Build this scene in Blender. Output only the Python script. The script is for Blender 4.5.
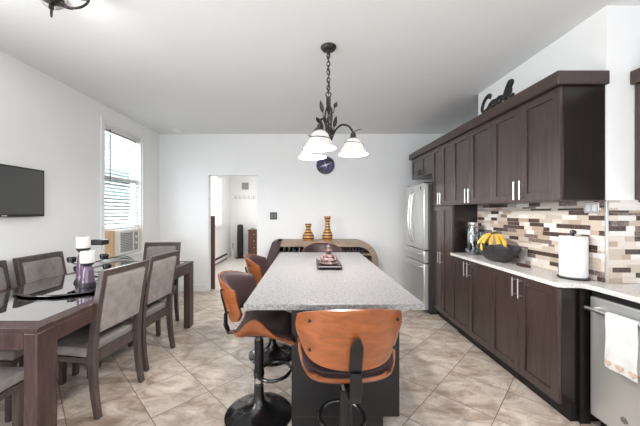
import bpy, bmesh, math, random
from mathutils import Vector, Matrix, noise
random.seed(7)
S = bpy.context.scene
for o in list(bpy.data.objects):
    bpy.data.objects.remove(o)
COL = S.collection
PI = math.pi
R = math.radians

# ------------------------------------------------------------------ camera
EYE = 1.38
cd = bpy.data.cameras.new('camera')
cam = bpy.data.objects.new('camera', cd)
COL.objects.link(cam)
cam.location = (0, 0, EYE)
cam.rotation_euler = (R(90), 0, 0)
cd.sensor_width = 36
cd.lens = 284 / 640 * 36
cd.shift_x = 12 / 640
cd.shift_y = -1 / 640
cd.clip_start = 0.05
S.camera = cam

# ------------------------------------------------------------------ exposure, world, daylight, added fill lights
S.view_settings.view_transform = 'Standard'
S.view_settings.look = 'None'
S.view_settings.gamma = 1
S.view_settings.use_curve_mapping = False
S.view_settings.exposure = 0.78
S.cycles.use_denoising = True
S.cycles.max_bounces = 10
S.cycles.diffuse_bounces = 5
S.cycles.glossy_bounces = 5
S.cycles.transmission_bounces = 8
S.cycles.transparent_max_bounces = 16
S.cycles.caustics_reflective = False
S.cycles.caustics_refractive = False
S.cycles.sample_clamp_indirect = 6.0

w = bpy.data.worlds.new('sky')
S.world = w
w.use_nodes = True
bgn = w.node_tree.nodes['Background']
bgn.inputs[0].default_value = (0.66, 0.80, 1.0, 1)
bgn.inputs[1].default_value = 1.1

def area(name, loc, rot, sx, sy, power, col=(1, 1, 1)):
    l = bpy.data.lights.new(name, 'AREA')
    l.shape = 'RECTANGLE'; l.size = sx; l.size_y = sy
    l.energy = power; l.color = col
    o = bpy.data.objects.new(name, l); COL.objects.link(o)
    o.location = loc; o.rotation_euler = rot
    return o
# fill lights added behind the camera, then daylight at the two visible windows
area('rear_fill', (0, -2.95, 1.25), (R(118), 0, 0), 4.2, 2.3, 42, (0.98, 0.99, 1.0))  # added frontal fill, shining in through the rear wall's opening
area('side_fill', (-2.80, 0.5, 1.6), (0, R(-90), 0), 1.5, 1.5, 52, (0.96, 0.985, 1.0))  # added side fill, out of view, set behind the casing made for it
area('daylight_window', (-2.78, 3.99, 1.80), (0, R(-100), 0), 1.4, 0.8, 25, (0.95, 0.98, 1.0))
area('daylight_hall', (-2.62, 7.2, 1.6), (0, R(-90), 0), 1.4, 1.1, 20, (1.0, 0.99, 0.97))
area('hall_fill', (-1.6, 7.0, 2.70), (0, 0, 0), 0.6, 0.6, 13, (1, 0.99, 0.97))  # added to brighten the hall, no fitting modelled
# added overhead fill above the unseen part of the room, no fixture there
area('overhead_fill', (0.0, -1.2, 2.70), (0, 0, 0), 4.0, 2.8, 36, (1.0, 0.99, 0.98))

# ------------------------------------------------------------------ materials
def lin(c):
    r = []
    for v in c:
        v = v / 255
        r.append(v / 12.92 if v <= 0.04045 else ((v + 0.055) / 1.055) ** 2.4)
    return (*r, 1)

def mat(name, col, rough=0.5, metal=0.0, coat=0.0, spec=0.5, trans=0.0, ior=1.45):
    m = bpy.data.materials.new(name); m.use_nodes = True
    b = m.node_tree.nodes['Principled BSDF']
    b.inputs['Base Color'].default_value = lin(col)
    b.inputs['Roughness'].default_value = rough
    b.inputs['Metallic'].default_value = metal
    b.inputs['Coat Weight'].default_value = coat
    b.inputs['Specular IOR Level'].default_value = spec
    b.inputs['Transmission Weight'].default_value = trans
    b.inputs['IOR'].default_value = ior
    return m

class NT:
    def __init__(s, m):
        s.t = m.node_tree; s.n = s.t.nodes; s.b = s.n['Principled BSDF']
        s.tc = s.n.new('ShaderNodeTexCoord')
    def new(s, k, **kw):
        x = s.n.new(k)
        for a, v in kw.items():
            if a.startswith('i_'):
                x.inputs[a[2:].replace('_', ' ')].default_value = v
            else:
                setattr(x, a, v)
        return x
    def link(s, a, b): s.t.links.new(a, b)
    def mapping(s, scale=(1, 1, 1), rot=(0, 0, 0), src='Object'):
        mp = s.new('ShaderNodeMapping'); s.link(s.tc.outputs[src], mp.inputs[0])
        mp.inputs['Scale'].default_value = scale; mp.inputs['Rotation'].default_value = rot
        return mp.outputs[0]
    def noise(s, vec, scale, detail=3, rough=0.5, dist=0.0):
        x = s.new('ShaderNodeTexNoise'); s.link(vec, x.inputs['Vector'])
        x.inputs['Scale'].default_value = scale; x.inputs['Detail'].default_value = detail
        x.inputs['Roughness'].default_value = rough; x.inputs['Distortion'].default_value = dist
        return x.outputs['Fac']
    def ramp(s, fac, stops, interp='LINEAR'):
        x = s.new('ShaderNodeValToRGB'); s.link(fac, x.inputs[0])
        e = x.color_ramp.elements; x.color_ramp.interpolation = interp
        while len(e) < len(stops): e.new(0.5)
        for k, (p, c) in enumerate(stops):
            e[k].position = p; e[k].color = lin(c)
        return x.outputs[0]
    def mix(s, fac, a, b, mode='MIX'):
        x = s.new('ShaderNodeMix', data_type='RGBA', blend_type=mode)
        if isinstance(fac, (int, float)): x.inputs[0].default_value = fac
        else: s.link(fac, x.inputs[0])
        for v, k in ((a, 6), (b, 7)):
            if isinstance(v, tuple): x.inputs[k].default_value = v
            else: s.link(v, x.inputs[k])
        return x.outputs[2]
    def math(s, op, a, b=None):
        x = s.new('ShaderNodeMath', operation=op)
        for k, v in enumerate((a, b)):
            if v is None: continue
            if isinstance(v, (int, float)): x.inputs[k].default_value = v
            else: s.link(v, x.inputs[k])
        return x.outputs[0]
    def bump(s, h, strength=0.2, dist=0.01):
        x = s.new('ShaderNodeBump'); s.link(h, x.inputs['Height'])
        x.inputs['Strength'].default_value = strength; x.inputs['Distance'].default_value = dist
        s.link(x.outputs[0], s.b.inputs['Normal'])
    def base(s, c): s.link(c, s.b.inputs['Base Color'])

def wood(name, dark, light, rough=0.4, scale=(30, 30, 3), coat=0.0):
    m = mat(name, light, rough, coat=coat); n = NT(m)
    v = n.mapping(scale)
    f = n.noise(v, 1.0, 5, 0.6, 0.6)
    n.base(n.ramp(f, [(0.3, dark), (0.7, light)]))
    m.node_tree.nodes['Principled BSDF'].inputs['Coat Roughness'].default_value = 0.25
    return m

def speck(name, base_, mid, dark, rough=0.25, s1=90, s2=150):
    m = mat(name, base_, rough); n = NT(m)
    v = n.mapping((1, 1, 1))
    a = n.noise(v, s1, 3, 0.65)
    c = n.ramp(a, [(0.40, base_), (0.58, mid), (0.72, mid)])
    b = n.noise(v, s2, 2, 0.6)
    mk = n.ramp(b, [(0.60, (0, 0, 0)), (0.68, (255, 255, 255))])
    n.base(n.mix(mk, c, lin(dark)))
    return m

def fabric(name, dark, light, scale=160):
    m = mat(name, light, 0.9, spec=0.2); n = NT(m)
    v = n.mapping((1, 1, 1))
    f = n.noise(v, scale, 3, 0.7)
    g = n.noise(v, 14, 3, 0.6)
    h = n.math('ADD', n.math('MULTIPLY', f, 0.5), n.math('MULTIPLY', g, 0.5))
    n.base(n.ramp(h, [(0.36, dark), (0.62, light)]))
    n.bump(f, 0.25, 0.004)
    return m

def thin_glass(name, tint, refl0, refl1, power=3.0):
    """sheet of glass: mirror part grows towards grazing angles, rest is tinted see-through"""
    m = bpy.data.materials.new(name); m.use_nodes = True
    t = m.node_tree; t.nodes.clear()
    out = t.nodes.new('ShaderNodeOutputMaterial')
    mx = t.nodes.new('ShaderNodeMixShader'); tr = t.nodes.new('ShaderNodeBsdfTransparent'); gl = t.nodes.new('ShaderNodeBsdfGlossy')
    tr.inputs[0].default_value = lin(tint); gl.inputs[0].default_value = (0.95, 0.95, 0.95, 1); gl.inputs['Roughness'].default_value = 0.01
    lw = t.nodes.new('ShaderNodeLayerWeight'); lw.inputs[0].default_value = 0.5
    pw = t.nodes.new('ShaderNodeMath'); pw.operation = 'POWER'; pw.inputs[1].default_value = power
    mr = t.nodes.new('ShaderNodeMapRange'); mr.inputs['To Min'].default_value = refl0; mr.inputs['To Max'].default_value = refl1
    t.links.new(lw.outputs['Facing'], pw.inputs[0]); t.links.new(pw.outputs[0], mr.inputs['Value'])
    t.links.new(mr.outputs[0], mx.inputs[0]); t.links.new(tr.outputs[0], mx.inputs[1]); t.links.new(gl.outputs[0], mx.inputs[2])
    t.links.new(mx.outputs[0], out.inputs[0])
    return m

M = {}
def plaster(name, c, amt=3):
    m = mat(name, c, 0.75, spec=0.25); n = NT(m)
    f = n.noise(n.mapping((1, 1, 1)), 1.2, 4, 0.55)
    d = tuple(max(0, x - amt) for x in c); l = tuple(min(255, x + amt) for x in c)
    n.base(n.ramp(f, [(0.3, d), (0.7, l)]))
    n.bump(n.noise(n.mapping((1, 1, 1)), 120, 2), 0.04, 0.002)
    return m
M['wall'] = plaster('wall_paint', (240, 240, 239), 2)
M['ceiling'] = plaster('ceiling_paint', (230, 231, 231), 2)
M['hallwall'] = plaster('hall_paint', (238, 237, 235), 2)
M['white'] = mat('white_enamel', (236, 236, 234), 0.35)
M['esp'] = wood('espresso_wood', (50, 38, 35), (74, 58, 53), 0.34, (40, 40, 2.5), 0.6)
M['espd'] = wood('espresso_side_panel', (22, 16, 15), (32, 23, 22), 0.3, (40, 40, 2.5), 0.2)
M['crown'] = wood('espresso_crown', (56, 43, 41), (72, 57, 54), 0.4, (40, 2, 40), 0.15)
M['black'] = mat('black_wood', (17, 16, 16), 0.45)
M['nickel'] = mat('brushed_nickel', (214, 212, 208), 0.28, 1.0)
M['steel'] = mat('stainless_steel', (212, 212, 209), 0.36, 0.72)
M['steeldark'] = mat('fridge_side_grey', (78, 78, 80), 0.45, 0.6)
M['granite'] = speck('pale_granite', (146, 143, 141), (118, 115, 114), (70, 72, 82), 0.3, 70, 110)
M['granite2'] = speck('pale_counter_granite', (222, 218, 212), (198, 192, 186), (140, 138, 140), 0.22, 80, 130)
M['chairwood'] = wood('chair_wood', (62, 52, 48), (88, 76, 71), 0.42, (45, 45, 5))
M['tablewood'] = wood('table_wood', (48, 36, 34), (84, 64, 59), 0.38, (40, 40, 6))
M['cushion'] = fabric('grey_chair_fabric', (124, 118, 114), (150, 143, 139))
M['walnut'] = wood('walnut_ply', (112, 60, 28), (150, 84, 42), 0.33, (9, 9, 34), 0.3)
M['plyedge'] = wood('ply_edge', (150, 100, 60), (196, 146, 96), 0.5, (20, 20, 60))
M['leather'] = mat('brown_leather', (54, 37, 37), 0.55)
n = NT(M['leather']); n.bump(n.noise(n.mapping(), 260, 2), 0.15, 0.002)
M['blackmetal'] = mat('black_metal', (26, 26, 27), 0.32, 0.3)
M['blackgloss'] = mat('black_gloss_base', (20, 20, 21), 0.22, 0.0, coat=0.5)
M['polegrey'] = mat('grey_gas_lift', (96, 96, 98), 0.3, 0.8)
M['chrome'] = mat('chrome', (200, 200, 202), 0.12, 1.0)
M['bronze'] = mat('antique_bronze', (62, 55, 50), 0.42, 0.7)
n = NT(M['bronze']); n.base(n.ramp(n.noise(n.mapping(), 60, 3), [(0.35, (34, 31, 30)), (0.72, (92, 86, 80))]))
M['tglass'] = thin_glass('table_glass', (70, 74, 76), 0.30, 0.97, 1.0)
M['lsglass'] = thin_glass('black_turntable_glass', (40, 42, 44), 0.28, 0.97, 1.0)
M['pane'] = thin_glass('window_glass', (245, 248, 248), 0.03, 0.6, 5)
M['clear'] = thin_glass('jar_glass', (206, 214, 220), 0.22, 0.85, 1.8)
M['purple'] = mat('purple_glass', (120, 96, 118), 0.12, 0.0, coat=0.6, trans=0.35)
M['candle'] = mat('white_wax', (218, 216, 212), 0.6)
M['screen'] = mat('tv_screen', (60, 60, 60), 0.3, 0.0, spec=0.9)
M['tvframe'] = mat('tv_plastic', (14, 14, 15), 0.3)
M['blind'] = mat('blind_white', (222, 222, 220), 0.5)
M['plastic'] = mat('ac_plastic', (222, 221, 216), 0.5)
M['grille'] = mat('ac_grille_grey', (150, 150, 148), 0.55)
M['tanboard'] = wood('tan_board', (206, 168, 126), (228, 196, 156), 0.6, (30, 30, 3))
M['heater'] = mat('heater_enamel', (228, 227, 224), 0.5)
M['towel'] = fabric('white_terry', (204, 202, 199), (222, 221, 218), 300)
M['towelmark'] = fabric('tan_embroidery', (190, 160, 138), (212, 184, 164), 300)
M['paper'] = mat('paper_towel', (222, 222, 221), 0.95, spec=0.1)
M['banana'] = mat('banana_peel', (226, 178, 58), 0.5)
n = NT(M['banana']); n.base(n.ramp(n.noise(n.mapping(), 30, 3), [(0.3, (206, 150, 44)), (0.55, (232, 190, 78))]))
M['stalk'] = mat('banana_stalk', (84, 66, 36), 0.7)
M['bowl'] = mat('black_bowl', (38, 36, 37), 0.4)
n = NT(M['bowl']); n.base(n.ramp(n.noise(n.mapping((1, 1, 14)), 20, 3), [(0.35, (22, 21, 22)), (0.7, (74, 72, 74))]))
M['slabbrown'] = wood('dark_brown_slab', (48, 30, 24), (78, 52, 42), 0.35)
M['conwood'] = wood('console_veneer', (134, 114, 96), (172, 152, 132), 0.45, (4, 40, 40))
M['condark'] = wood('console_dark_leg', (58, 42, 44), (82, 62, 64), 0.45, (30, 30, 4))
M['conrec'] = mat('console_recess', (30, 25, 25), 0.6)
M['outlet'] = mat('steel_plate', (205, 203, 208), 0.2, 0.9)
M['switch'] = mat('switch_grey', (66, 66, 68), 0.4)
M['fan'] = mat('fan_black', (30, 30, 32), 0.45)
M['hallwood'] = wood('hall_cabinet_wood', (72, 44, 38), (104, 66, 56), 0.45)
M['statue'] = mat('statuette_bronze_pink', (150, 120, 114), 0.4, 0.25)
n = NT(M['statue']); n.base(n.ramp(n.noise(n.mapping(), 45, 3), [(0.35, (66, 50, 49)), (0.62, (152, 126, 119))]))
M['stathair'] = mat('statuette_dark', (62, 52, 54), 0.45, 0.3)
M['tray'] = mat('dark_tray', (52, 46, 52), 0.4)
M['sign'] = mat('sign_black', (30, 28, 28), 0.5)
M['picture'] = mat('grey_panel', (150, 148, 146), 0.5)
M['hallfloor'] = mat('hall_floor', (214, 208, 202), 0.35)
M['siding'] = mat('house_siding', (206, 206, 200), 0.8)
n = NT(M['siding'])
sx = n.new('ShaderNodeSeparateXYZ'); n.link(n.tc.outputs['Object'], sx.inputs[0])
fr = n.math('FRACT', n.math('MULTIPLY', sx.outputs[2], 6.0))
n.base(n.ramp(fr, [(0.0, (130, 130, 126)), (0.12, (182, 180, 172))]))
M['awning'] = mat('house_green', (142, 168, 158), 0.7)
M['housewhite'] = mat('house_trim', (238, 238, 234), 0.7)
M['houseglass'] = mat('house_window', (120, 122, 124), 0.2)
M['asphalt'] = mat('outside_ground', (150, 148, 142), 0.9)
M['grout'] = mat('grout', (206, 198, 188), 0.8)

# lamp glass: white alabaster that lets the bulb's light through
def shade_mat():
    m = bpy.data.materials.new('alabaster_glass'); m.use_nodes = True
    t = m.node_tree; b = t.nodes['Principled BSDF']; out = t.nodes['Material Output']
    n = NT(m)
    c = n.ramp(n.noise(n.mapping(), 14, 3, 0.6, 1.0), [(0.35, (204, 203, 201)), (0.65, (232, 232, 230))])
    n.base(c); b.inputs['Roughness'].default_value = 0.25
    tr = t.nodes.new('ShaderNodeBsdfTranslucent'); tr.inputs[0].default_value = (0.30, 0.295, 0.285, 1)
    mx = t.nodes.new('ShaderNodeMixShader'); mx.inputs[0].default_value = 0.5
    t.links.new(b.outputs[0], mx.inputs[1]); t.links.new(tr.outputs[0], mx.inputs[2]); t.links.new(mx.outputs[0], out.inputs[0])
    return m
M['shade'] = shade_mat()
def bulb_mat():
    m = mat('lit_bulb', (255, 250, 240)); b = m.node_tree.nodes['Principled BSDF']
    b.inputs['Emission Color'].default_value = (1, 0.95, 0.88, 1); b.inputs['Emission Strength'].default_value = 9
    return m
M['bulb'] = bulb_mat()

def floor_mat():
    m = mat('travertine_tiles', (200, 186, 170), 0.34); n = NT(m)
    P = 0.4066
    geo = n.tc.outputs['Object']
    def dot(vx, vy, off):
        d = n.new('ShaderNodeVectorMath', operation='DOT_PRODUCT'); n.link(geo, d.inputs[0]); d.inputs[1].default_value = (vx, vy, 0)
        return n.math('DIVIDE', n.math('SUBTRACT', d.outputs['Value'], off), P)
    q = 1 / math.sqrt(2)
    u = dot(q, q, 0.601); v = dot(q, -q, -0.866)
    fu, fv = n.math('FRACT', u), n.math('FRACT', v)
    def edge(f): return n.math('MINIMUM', f, n.math('SUBTRACT', 1.0, f))
    e = n.math('MINIMUM', edge(fu), edge(fv))
    g = n.math('LESS_THAN', e, 0.0075)
    cu, cv = n.math('FLOOR', u), n.math('FLOOR', v)
    cb = n.new('ShaderNodeCombineXYZ'); n.link(cu, cb.inputs[0]); n.link(cv, cb.inputs[1])
    wn = n.new('ShaderNodeTexWhiteNoise', noise_dimensions='3D'); n.link(cb.outputs[0], wn.inputs['Vector'])
    off = n.new('ShaderNodeVectorMath', operation='SCALE'); n.link(wn.outputs['Color'], off.inputs[0]); off.inputs['Scale'].default_value = 30
    ad = n.new('ShaderNodeVectorMath', operation='ADD'); n.link(geo, ad.inputs[0]); n.link(off.outputs[0], ad.inputs[1])
    mp = n.new('ShaderNodeMapping'); n.link(ad.outputs[0], mp.inputs[0])
    mp.inputs['Rotation'].default_value = (0, 0, R(25)); mp.inputs['Scale'].default_value = (1.1, 1.9, 1)
    a = n.noise(mp.outputs[0], 4.2, 8, 0.66, 0.7)
    c = n.ramp(a, [(0.30, (148, 129, 114)), (0.42, (178, 160, 145)), (0.53, (204, 190, 177)), (0.72, (224, 214, 204))])
    b = n.noise(mp.outputs[0], 1.6, 8, 0.7, 2.2)
    vein = n.ramp(n.math('ABSOLUTE', n.math('SUBTRACT', b, 0.5)), [(0.0, (255, 255, 255)), (0.02, (0, 0, 0))])
    c = n.mix(n.math('MULTIPLY', vein, 0.5), c, lin((150, 128, 112)))
    br = n.math('ADD', n.math('MULTIPLY', wn.outputs['Value'], 0.18), 0.96)
    hv = n.new('ShaderNodeHueSaturation'); n.link(c, hv.inputs['Color']); n.link(br, hv.inputs['Value'])
    c = n.mix(g, hv.outputs[0], lin((128, 114, 102)))
    n.base(c)
    n.bump(n.math('SUBTRACT', 1.0, g), 0.3, 0.003)
    return m
M['floor'] = floor_mat()

def stripes_mat():
    m = mat('striped_vase_wood', (196, 148, 80), 0.35, coat=0.3); n = NT(m)
    sx = n.new('ShaderNodeSeparateXYZ'); n.link(n.tc.outputs['Object'], sx.inputs[0])
    z = n.math('ADD', n.math('MULTIPLY', sx.outputs[2], 22.0), n.math('MULTIPLY', n.noise(n.mapping(), 6, 2), 0.25))
    f = n.math('FRACT', z)
    n.base(n.ramp(f, [(0.0, (66, 38, 22)), (0.22, (70, 40, 22)), (0.30, (196, 140, 66)), (0.55, (214, 164, 88)), (0.8, (160, 100, 46)), (1.0, (66, 38, 22))]))
    return m
M['vase'] = stripes_mat()

def galaxy_mat():
    m = mat('clock_face_night_sky', (30, 24, 44), 0.2, coat=0.5); n = NT(m)
    v = n.mapping((1, 1, 1))
    a = n.noise(v, 16, 4, 0.6, 1.2)
    c = n.ramp(a, [(0.35, (14, 13, 20)), (0.55, (52, 42, 92)), (0.7, (98, 84, 150))])
    d = n.new('ShaderNodeVectorMath', operation='DOT_PRODUCT'); n.link(n.tc.outputs['Object'], d.inputs[0]); d.inputs[1].default_value = (0.35, 0, -1.0)
    d2 = n.new('ShaderNodeVectorMath', operation='DOT_PRODUCT'); n.link(n.tc.outputs['Object'], d2.inputs[0]); d2.inputs[1].default_value = (1.0, 0, 0.35)
    r1 = n.math('ADD', n.math('ABSOLUTE', n.math('MULTIPLY', d.outputs['Value'], 5.0)), n.math('ABSOLUTE', n.math('MULTIPLY', d2.outputs['Value'], 0.9)))
    r2 = n.math('ADD', n.math('ABSOLUTE', n.math('MULTIPLY', d2.outputs['Value'], 9.0)), n.math('ABSOLUTE', n.math('MULTIPLY', d.outputs['Value'], 1.4)))
    r = n.math('MINIMUM', r1, r2)
    s = n.ramp(r, [(0.02, (255, 255, 255)), (0.13, (0, 0, 0))])
    n.base(n.mix(s, c, lin((236, 234, 250))))
    return m
M['galaxy'] = galaxy_mat()
for k, c in (('t1', (212, 201, 190)), ('t2', (192, 178, 163)), ('t3', (224, 219, 213)), ('t4', (176, 156, 138)), ('t5', (70, 55, 49)), ('t6', (112, 99, 94))):
    M[k] = mat('mosaic_' + k, c, 0.16 if k in ('t3', 't5', 't6') else 0.35)
    if k in ('t5', 't6'):
        n = NT(M[k]); n.base(n.ramp(n.noise(n.mapping(), 90, 3), [(0.35, tuple(int(x * .75) for x in c)), (0.65, tuple(min(255, int(x * 1.35)) for x in c))]))

# ------------------------------------------------------------------ mesh helpers
class MB:
    def __init__(s): s.bm = bmesh.new()
    def _face(s, vs, mi=0):
        try:
            f = s.bm.faces.new(vs); f.material_index = mi; return f
        except ValueError:
            return None
    def hexa(s, p, mi=0):
        v = [s.bm.verts.new(q) for q in p]
        for i in ((3, 2, 1, 0), (4, 5, 6, 7), (0, 1, 5, 4), (1, 2, 6, 5), (2, 3, 7, 6), (3, 0, 4, 7)):
            s._face([v[k] for k in i], mi)
        return s
    def box(s, x0, x1, y0, y1, z0, z1, mi=0):
        return s.hexa([(x0, y0, z0), (x1, y0, z0), (x1, y1, z0), (x0, y1, z0), (x0, y0, z1), (x1, y0, z1), (x1, y1, z1), (x0, y1, z1)], mi)
    def prism(s, poly, a, b, axis='z'):
        def P(p, h):
            return {'z': (p[0], p[1], h), 'y': (p[0], h, p[1]), 'x': (h, p[0], p[1])}[axis]
        A = [s.bm.verts.new(P(p, a)) for p in poly]; B = [s.bm.verts.new(P(p, b)) for p in poly]
        n = len(poly)
        s._face(A[::-1]); s._face(B)
        for i in range(n): s._face([A[i], A[(i + 1) % n], B[(i + 1) % n], B[i]])
        return s
    def lathe(s, prof, seg=32, c=(0, 0, 0), axis='z', sx=1, sy=1):
        rings = []
        for r, h in prof:
            ring = []
            for k in range(seg):
                a = 2 * PI * k / seg
                x, y = r * math.cos(a) * sx, r * math.sin(a) * sy
                p = {'z': (x, y, h), 'y': (x, h, y), 'x': (h, x, y)}[axis]
                ring.append(s.bm.verts.new((p[0] + c[0], p[1] + c[1], p[2] + c[2])))
            rings.append(ring)
        for i in range(len(rings) - 1):
            for k in range(seg):
                s._face([rings[i][k], rings[i][(k + 1) % seg], rings[i + 1][(k + 1) % seg], rings[i + 1][k]])
        if prof[0] != prof[-1]:
            s._face(rings[0][::-1]); s._face(rings[-1])
        return s
    def cyl(s, c, r, h, axis='z', seg=24): return s.lathe([(r, 0), (r, h)], seg, c, axis)
    def tube(s, pts, rad, seg=10, closed=False, flat=1.0):
        pts = [Vector(p) for p in pts]; n = len(pts)
        rr = rad if isinstance(rad, (list, tuple)) else [rad] * n
        up = None; rings = []
        for i in range(n):
            if closed: t = pts[(i + 1) % n] - pts[i - 1]
            else: t = pts[min(i + 1, n - 1)] - pts[max(i - 1, 0)]
            t.normalize()
            if up is None:
                up = Vector((0, 0, 1)) if abs(t.z) < 0.9 else Vector((1, 0, 0))
            a = (up - t * up.dot(t))
            if a.length < 1e-5: a = t.orthogonal()
            a.normalize(); b = t.cross(a); up = a
            rings.append([s.bm.verts.new(pts[i] + (a * math.cos(2 * PI * k / seg) + b * math.sin(2 * PI * k / seg) * flat) * rr[i]) for k in range(seg)])
        for i in range(n if closed else n - 1):
            j = (i + 1) % n
            for k in range(seg):
                s._face([rings[i][k], rings[i][(k + 1) % seg], rings[j][(k + 1) % seg], rings[j][k]])
        if not closed:
            s._face(rings[0][::-1]); s._face(rings[-1])
        return s
    def ell(s, c, r, seg=20, rings=12, rot=None):
        ret = bmesh.ops.create_uvsphere(s.bm, u_segments=seg, v_segments=rings, radius=1)
        mtx = Matrix.Translation(c) @ (rot.to_4x4() if rot else Matrix.Identity(4)) @ Matrix.Diagonal((*r, 1))
        bmesh.ops.transform(s.bm, matrix=mtx, verts=ret['verts'])
        return s
    def shell(s, f, nu, nv, th, th2=0.0):
        """surface f(u,v), u,v in 0..1, thickened by th along the normal and th2 against it"""
        e = 1e-3; A = []; B = []
        for i in range(nu + 1):
            ra, rb = [], []
            for j in range(nv + 1):
                u, v = i / nu, j / nv
                p = Vector(f(u, v))
                uu, vv = min(max(u, e), 1 - e), min(max(v, e), 1 - e)
                du = Vector(f(uu + e, vv)) - Vector(f(uu - e, vv)); dv = Vector(f(uu, vv + e)) - Vector(f(uu, vv - e))
                nn = du.cross(dv)
                nn = nn.normalized() if nn.length > 1e-12 else Vector((0, 0, 1))
                t = th(u, v) if callable(th) else th
                ra.append(s.bm.verts.new(p + nn * t)); rb.append(s.bm.verts.new(p - nn * th2))
            A.append(ra); B.append(rb)
        for i in range(nu):
            for j in range(nv):
                s._face([A[i][j], A[i + 1][j], A[i + 1][j + 1], A[i][j + 1]])
                s._face([B[i][j], B[i][j + 1], B[i + 1][j + 1], B[i + 1][j]])
        for i in range(nu):
            s._face([A[i][0], B[i][0], B[i + 1][0], A[i + 1][0]]); s._face([A[i][nv], A[i + 1][nv], B[i + 1][nv], B[i][nv]])
        for j in range(nv):
            s._face([A[0][j], A[0][j + 1], B[0][j + 1], B[0][j]]); s._face([A[nu][j], B[nu][j], B[nu][j + 1], A[nu][j + 1]])
        return s
    def torus(s, c, R_, r, axis='z', seg=28, sub=8, sy=1.0):
        pts = []
        for k in range(seg):
            a = 2 * PI * k / seg; x, y = R_ * math.cos(a), R_ * math.sin(a) * sy
            p = {'z': (x, y, 0), 'y': (x, 0, y), 'x': (0, x, y)}[axis]
            pts.append((p[0] + c[0], p[1] + c[1], p[2] + c[2]))
        return s.tube(pts, r, sub, True)

OFF = {}
def obj(name, mb, mats, parent=None, bevel=0, seg=2, smooth=35, sub=0, loc=None, label=None):
    """links the shapes as ONE mesh object; coordinates are given in the place's own metres"""
    bm = mb.bm
    bmesh.ops.recalc_face_normals(bm, faces=bm.faces)
    if parent is None:
        if loc is None:
            xs = [v.co for v in bm.verts]
            loc = Vector(((min(v.x for v in xs) + max(v.x for v in xs)) / 2, (min(v.y for v in xs) + max(v.y for v in xs)) / 2, min(v.z for v in xs)))
        off = Vector(loc)
    else:
        off = OFF[parent.name]
    bmesh.ops.translate(bm, verts=bm.verts, vec=-off)
    me = bpy.data.meshes.new(name); bm.to_mesh(me); bm.free()
    if not isinstance(mats, (list, tuple)): mats = [mats]
    for m in mats: me.materials.append(m)
    o = bpy.data.objects.new(name, me); COL.objects.link(o)
    if parent is None: o.location = off
    else: o.parent = parent
    OFF[o.name] = off
    if smooth:
        me.shade_smooth(); me.set_sharp_from_angle(angle=R(smooth))
    if bevel:
        b = o.modifiers.new('bevel', 'BEVEL'); b.width = bevel; b.segments = seg; b.limit_method = 'ANGLE'; b.angle_limit = R(40)
    if sub:
        q = o.modifiers.new('sub', 'SUBSURF'); q.levels = sub; q.render_levels = sub
    if label: o['label'] = label
    return o
def tag(o, label, cat, group=None):
    o['label'] = label; o['category'] = cat
    if group: o['group'] = group
    return o
def thing(name, label, cat, loc=(0, 0, 0), rotz=0, group=None, local=False):
    o = bpy.data.objects.new(name, None); COL.objects.link(o)
    o.empty_display_size = 0.1
    o.location = loc; o.rotation_euler = (0, 0, rotz)
    OFF[o.name] = Vector((0, 0, 0)) if local else Vector(loc)
    return tag(o, label, cat, group)
def struct(name, mb, m, parent=None, **kw):
    o = obj(name, mb, m, parent, **kw)
    if parent is None: o['kind'] = 'structure'
    return o
def dup(root, loc, rotz, label, group=None):
    r = root.copy(); COL.objects.link(r); r.location = loc; r.rotation_euler = (0, 0, rotz); r['label'] = label
    if group: r['group'] = group
    for ch in list(root.children):
        c = ch.copy(); COL.objects.link(c); c.parent = r
        for g in list(ch.children):
            d = g.copy(); COL.objects.link(d); d.parent = c
    return r
def spline(P, n=10, closed=False):
    P = [Vector(p) for p in P]; out = []; m = len(P)
    for i in range(m if closed else m - 1):
        if closed: a, b, c, d = P[i - 1], P[i], P[(i + 1) % m], P[(i + 2) % m]
        else: a, b, c, d = P[max(i - 1, 0)], P[i], P[i + 1], P[min(i + 2, m - 1)]
        for k in range(n):
            t = k / n
            out.append(0.5 * ((2 * b) + (c - a) * t + (2 * a - 5 * b + 4 * c - d) * t * t + (3 * b - a - 3 * c + d) * t ** 3))
    if not closed: out.append(P[-1])
    return out

# ------------------------------------------------------------------ the setting
XL, XR, XC = -2.58, 2.42, 1.96       # left wall, right wall, face of the wall chase behind the counter
YB, YR, ZC = 4.93, -2.9, 2.736       # back wall, rear wall behind the camera, ceiling
CH0, CH1 = 1.865, 3.27               # the chase runs between these depths
struct('floor', MB().box(XL - .1, XR + .1, YR - .1, YB + .12, -0.06, 0), M['floor'], loc=(0, 0, 0), smooth=0)
struct('floor_hall', MB().box(-2.6, -0.1, YB + .12, 9.1, -0.06, 0), M['hallfloor'], smooth=0)
struct('ceiling', MB().box(XL - .1, XR + .1, YR - .1, YB + .12, ZC, ZC + .08), M['ceiling'], smooth=0)
WY0, WY1, WZ0, WZ1 = 3.58, 4.40, 0.79, 2.52
b = MB()
b.box(XL - .16, XL, YR, -.3, 0, ZC); b.box(XL - .16, XL, -.3, 1.3, 0, .8); b.box(XL - .16, XL, -.3, 1.3, 2.4, ZC); b.box(XL - .16, XL, 1.3, WY0, 0, ZC); b.box(XL - .16, XL, WY1, YB, 0, ZC); b.box(XL - .16, XL, WY0, WY1, 0, WZ0); b.box(XL - .16, XL, WY0, WY1, WZ1, ZC)
struct('wall_left', b, M['wall'], smooth=0)
DX0, DX1, DZ = -1.727, -0.885, 2.02
b = MB().box(XL - .16, DX0, YB, YB + .12, 0, ZC).box(DX1, XR + .1, YB, YB + .12, 0, ZC).box(DX0, DX1, YB, YB + .12, DZ, ZC)
struct('wall_back', b, M['wall'], smooth=0)
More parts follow.
